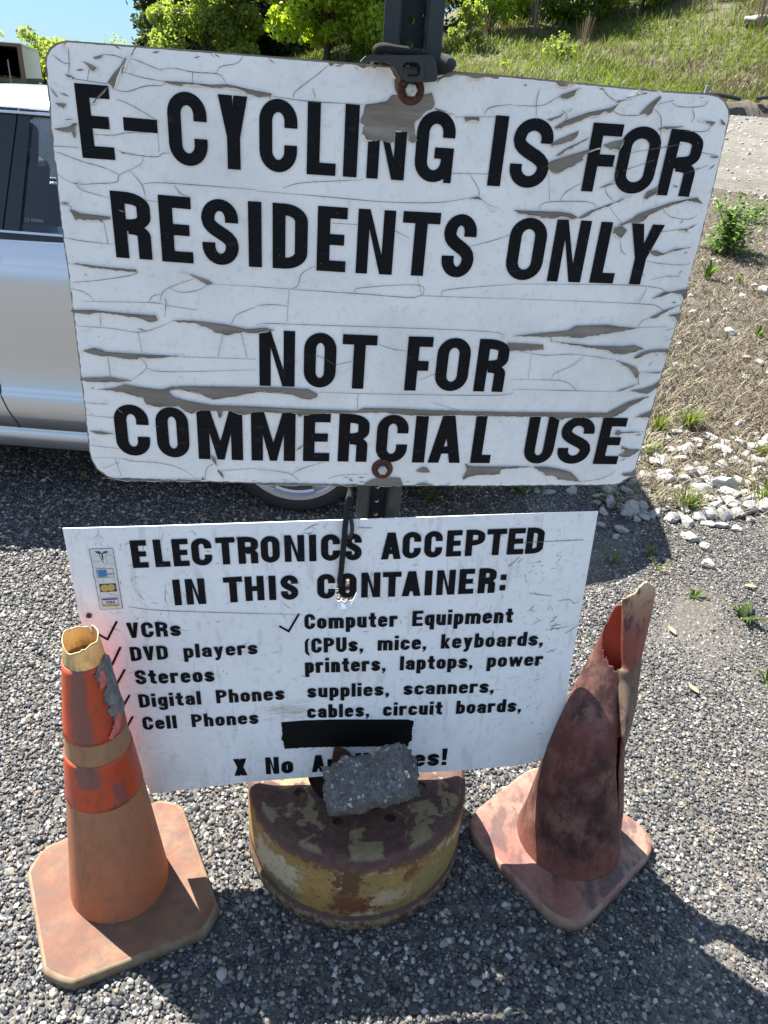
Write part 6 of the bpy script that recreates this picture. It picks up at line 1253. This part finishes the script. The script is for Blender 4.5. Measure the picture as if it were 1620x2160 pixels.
tree('shrub', .10, 21.5, .35, .5, 400, .05, 'leaf_olive', 'little yellow green shrub at the foot of the slope right of the post', 19, 'shrub', bare=.0)
tree('broadleaf_tree', -.385, 46, 3.0, 3.6, 7000, .16, 'leaf_bright', 'distant light green tree beside the white box trailer', 21, bare=.0)
tree('broadleaf_tree', -.44, 50, 3.8, 5.0, 8000, .18, 'leaf_olive', 'distant green trees seen over the roof of the box trailer', 22, bare=.0)
tree('broadleaf_tree', -.51, 52, 4.2, 5.0, 8000, .18, 'leaf_olive', 'distant green tree at the left edge behind the box trailer', 24, bare=.0)
tree('broadleaf_tree', -.345, 60, 4.3, 4.4, 1500, .12, 'leaf_olive', 'thin hazy distant tree left of the conifers, above the sign corner', 23, bare=.1)
def reeds(x, Y, h, lab, seed, n=34):
    g = np.random.default_rng(seed); X = x * Y; z0 = float(zt(X, Y)); a = g.uniform(0, TAU, n); sp = g.random(n) * .28; hh = h * g.uniform(.5, 1, n); b = np.stack([np.cos(a) * sp * .5, np.sin(a) * sp * .5, 0 * a - .05], -1); e = np.stack([np.cos(a) * sp * 1.4, np.sin(a) * sp * 1.4, hh], -1); s = np.stack([-np.sin(a), np.cos(a), 0 * a], -1) * .008
    o = fast_quads('dry_reeds', np.stack([b - s, b + s, e + s * .8, e - s * .8], 1), M['dry_straw'], None, g.random(n)); o.location = (X, Y, z0); tag(o, lab, 'dry reeds', 'dry reed clumps on the slope')
for i, (x, Y, h, lab) in enumerate(((.128, 26, 1.3, 'tall tan reed clump at the foot of the dark leafy tree right of the post'), (.182, 25.5, .9, 'tan reed clump left of the middle of the grass slope'), (.298, 26, 1.6, 'tallest tan reed clump below the scrubby shrub'), (.327, 26, 1.2, 'reed clump under the high yellow green shrub'), (.375, 23.5, 1.5, 'reed clump at the right end of the grass slope'), (-.088, 23.8, .9, 'tan reed clump under the bright yellow green tree'), (.07, 25.8, 1.1, 'arching tan reeds under the light green tree right of the post'))): reeds(x, Y, h, lab, 40 + i)
# stake, black edging and rock at the road
p = at_y(1487, 195, 18.7); stk = MB(); stk.box((0, 0, .2), (.07, .07, .62)); o = bevel(stk.build('wooden_stake', M['grey_stake']), .008, 1); o.location = (p[0], p[1], float(zt(p[0], p[1]))); o.rotation_euler = (0, rad(3), 0); tag(o, 'short grey wooden stake at the far side of the pale road', 'stake')
mb = MB(); P = [at_y(x, y, 18.75) for x, y in ((1480, 199), (1515, 200), (1540, 204), (1562, 209))]; mb.tube([tuple(q) for q in P], .045, 8); tag(mb.build('black_pipe', M['rubber_black']), 'length of black pipe lying along the far road edge beside the stake', 'pipe')
mb = MB(); P = [at_y(x, y, 18.8) for x, y in ((1595, 208), (1620, 204), (1660, 203), (1720, 205))]; mb.tube([tuple(q) for q in P], .04, 8); tag(mb.build('black_pipe', M['rubber_black']), 'second black pipe on the far road edge, cut by the right edge of the view', 'pipe')
p = on_ground(1610, 46); o = bpy.data.objects.new('boulder', rk[2]); C.objects.link(o); o.location = tuple(p); o.scale = (.5, .3, .25); tag(o, 'pale flat boulder high on the slope at the right edge', 'rock')
g = random.Random(5)
for k in range(26):                                                  # clods of dark soil along the far road edge
    x = g.uniform(6.2, 12.5); y = 18.75 + g.uniform(-.1, .25)
bank = MB(); n = 60; V = []
for i in range(n + 1):
    x = -2 + 20 * i / n
    for k in range(6):
        y = 18.55 + .75 * k / 5; hgt = (0, .16, .24, .24, .18, .04)[k] * (.25 + .75 * float(smooth(5.5, 6.8, x))); V.append((x, y + .08 * math.sin(i * 1.7 + k), float(zt(x, y)) - .02 + hgt * (1 + .4 * math.sin(i * 2.3 + k * 2) * math.sin(i * .7))))
bank.add(V, [(i * 6 + k, (i + 1) * 6 + k, (i + 1) * 6 + k + 1, i * 6 + k + 1) for i in range(n) for k in range(5)])
simple('dark_soil', (.075, .062, .05), .95, 0, .5, 9, bump=1.0)
tag(bank.build('earth_bank', M['dark_soil'], None, True), kind='structure')
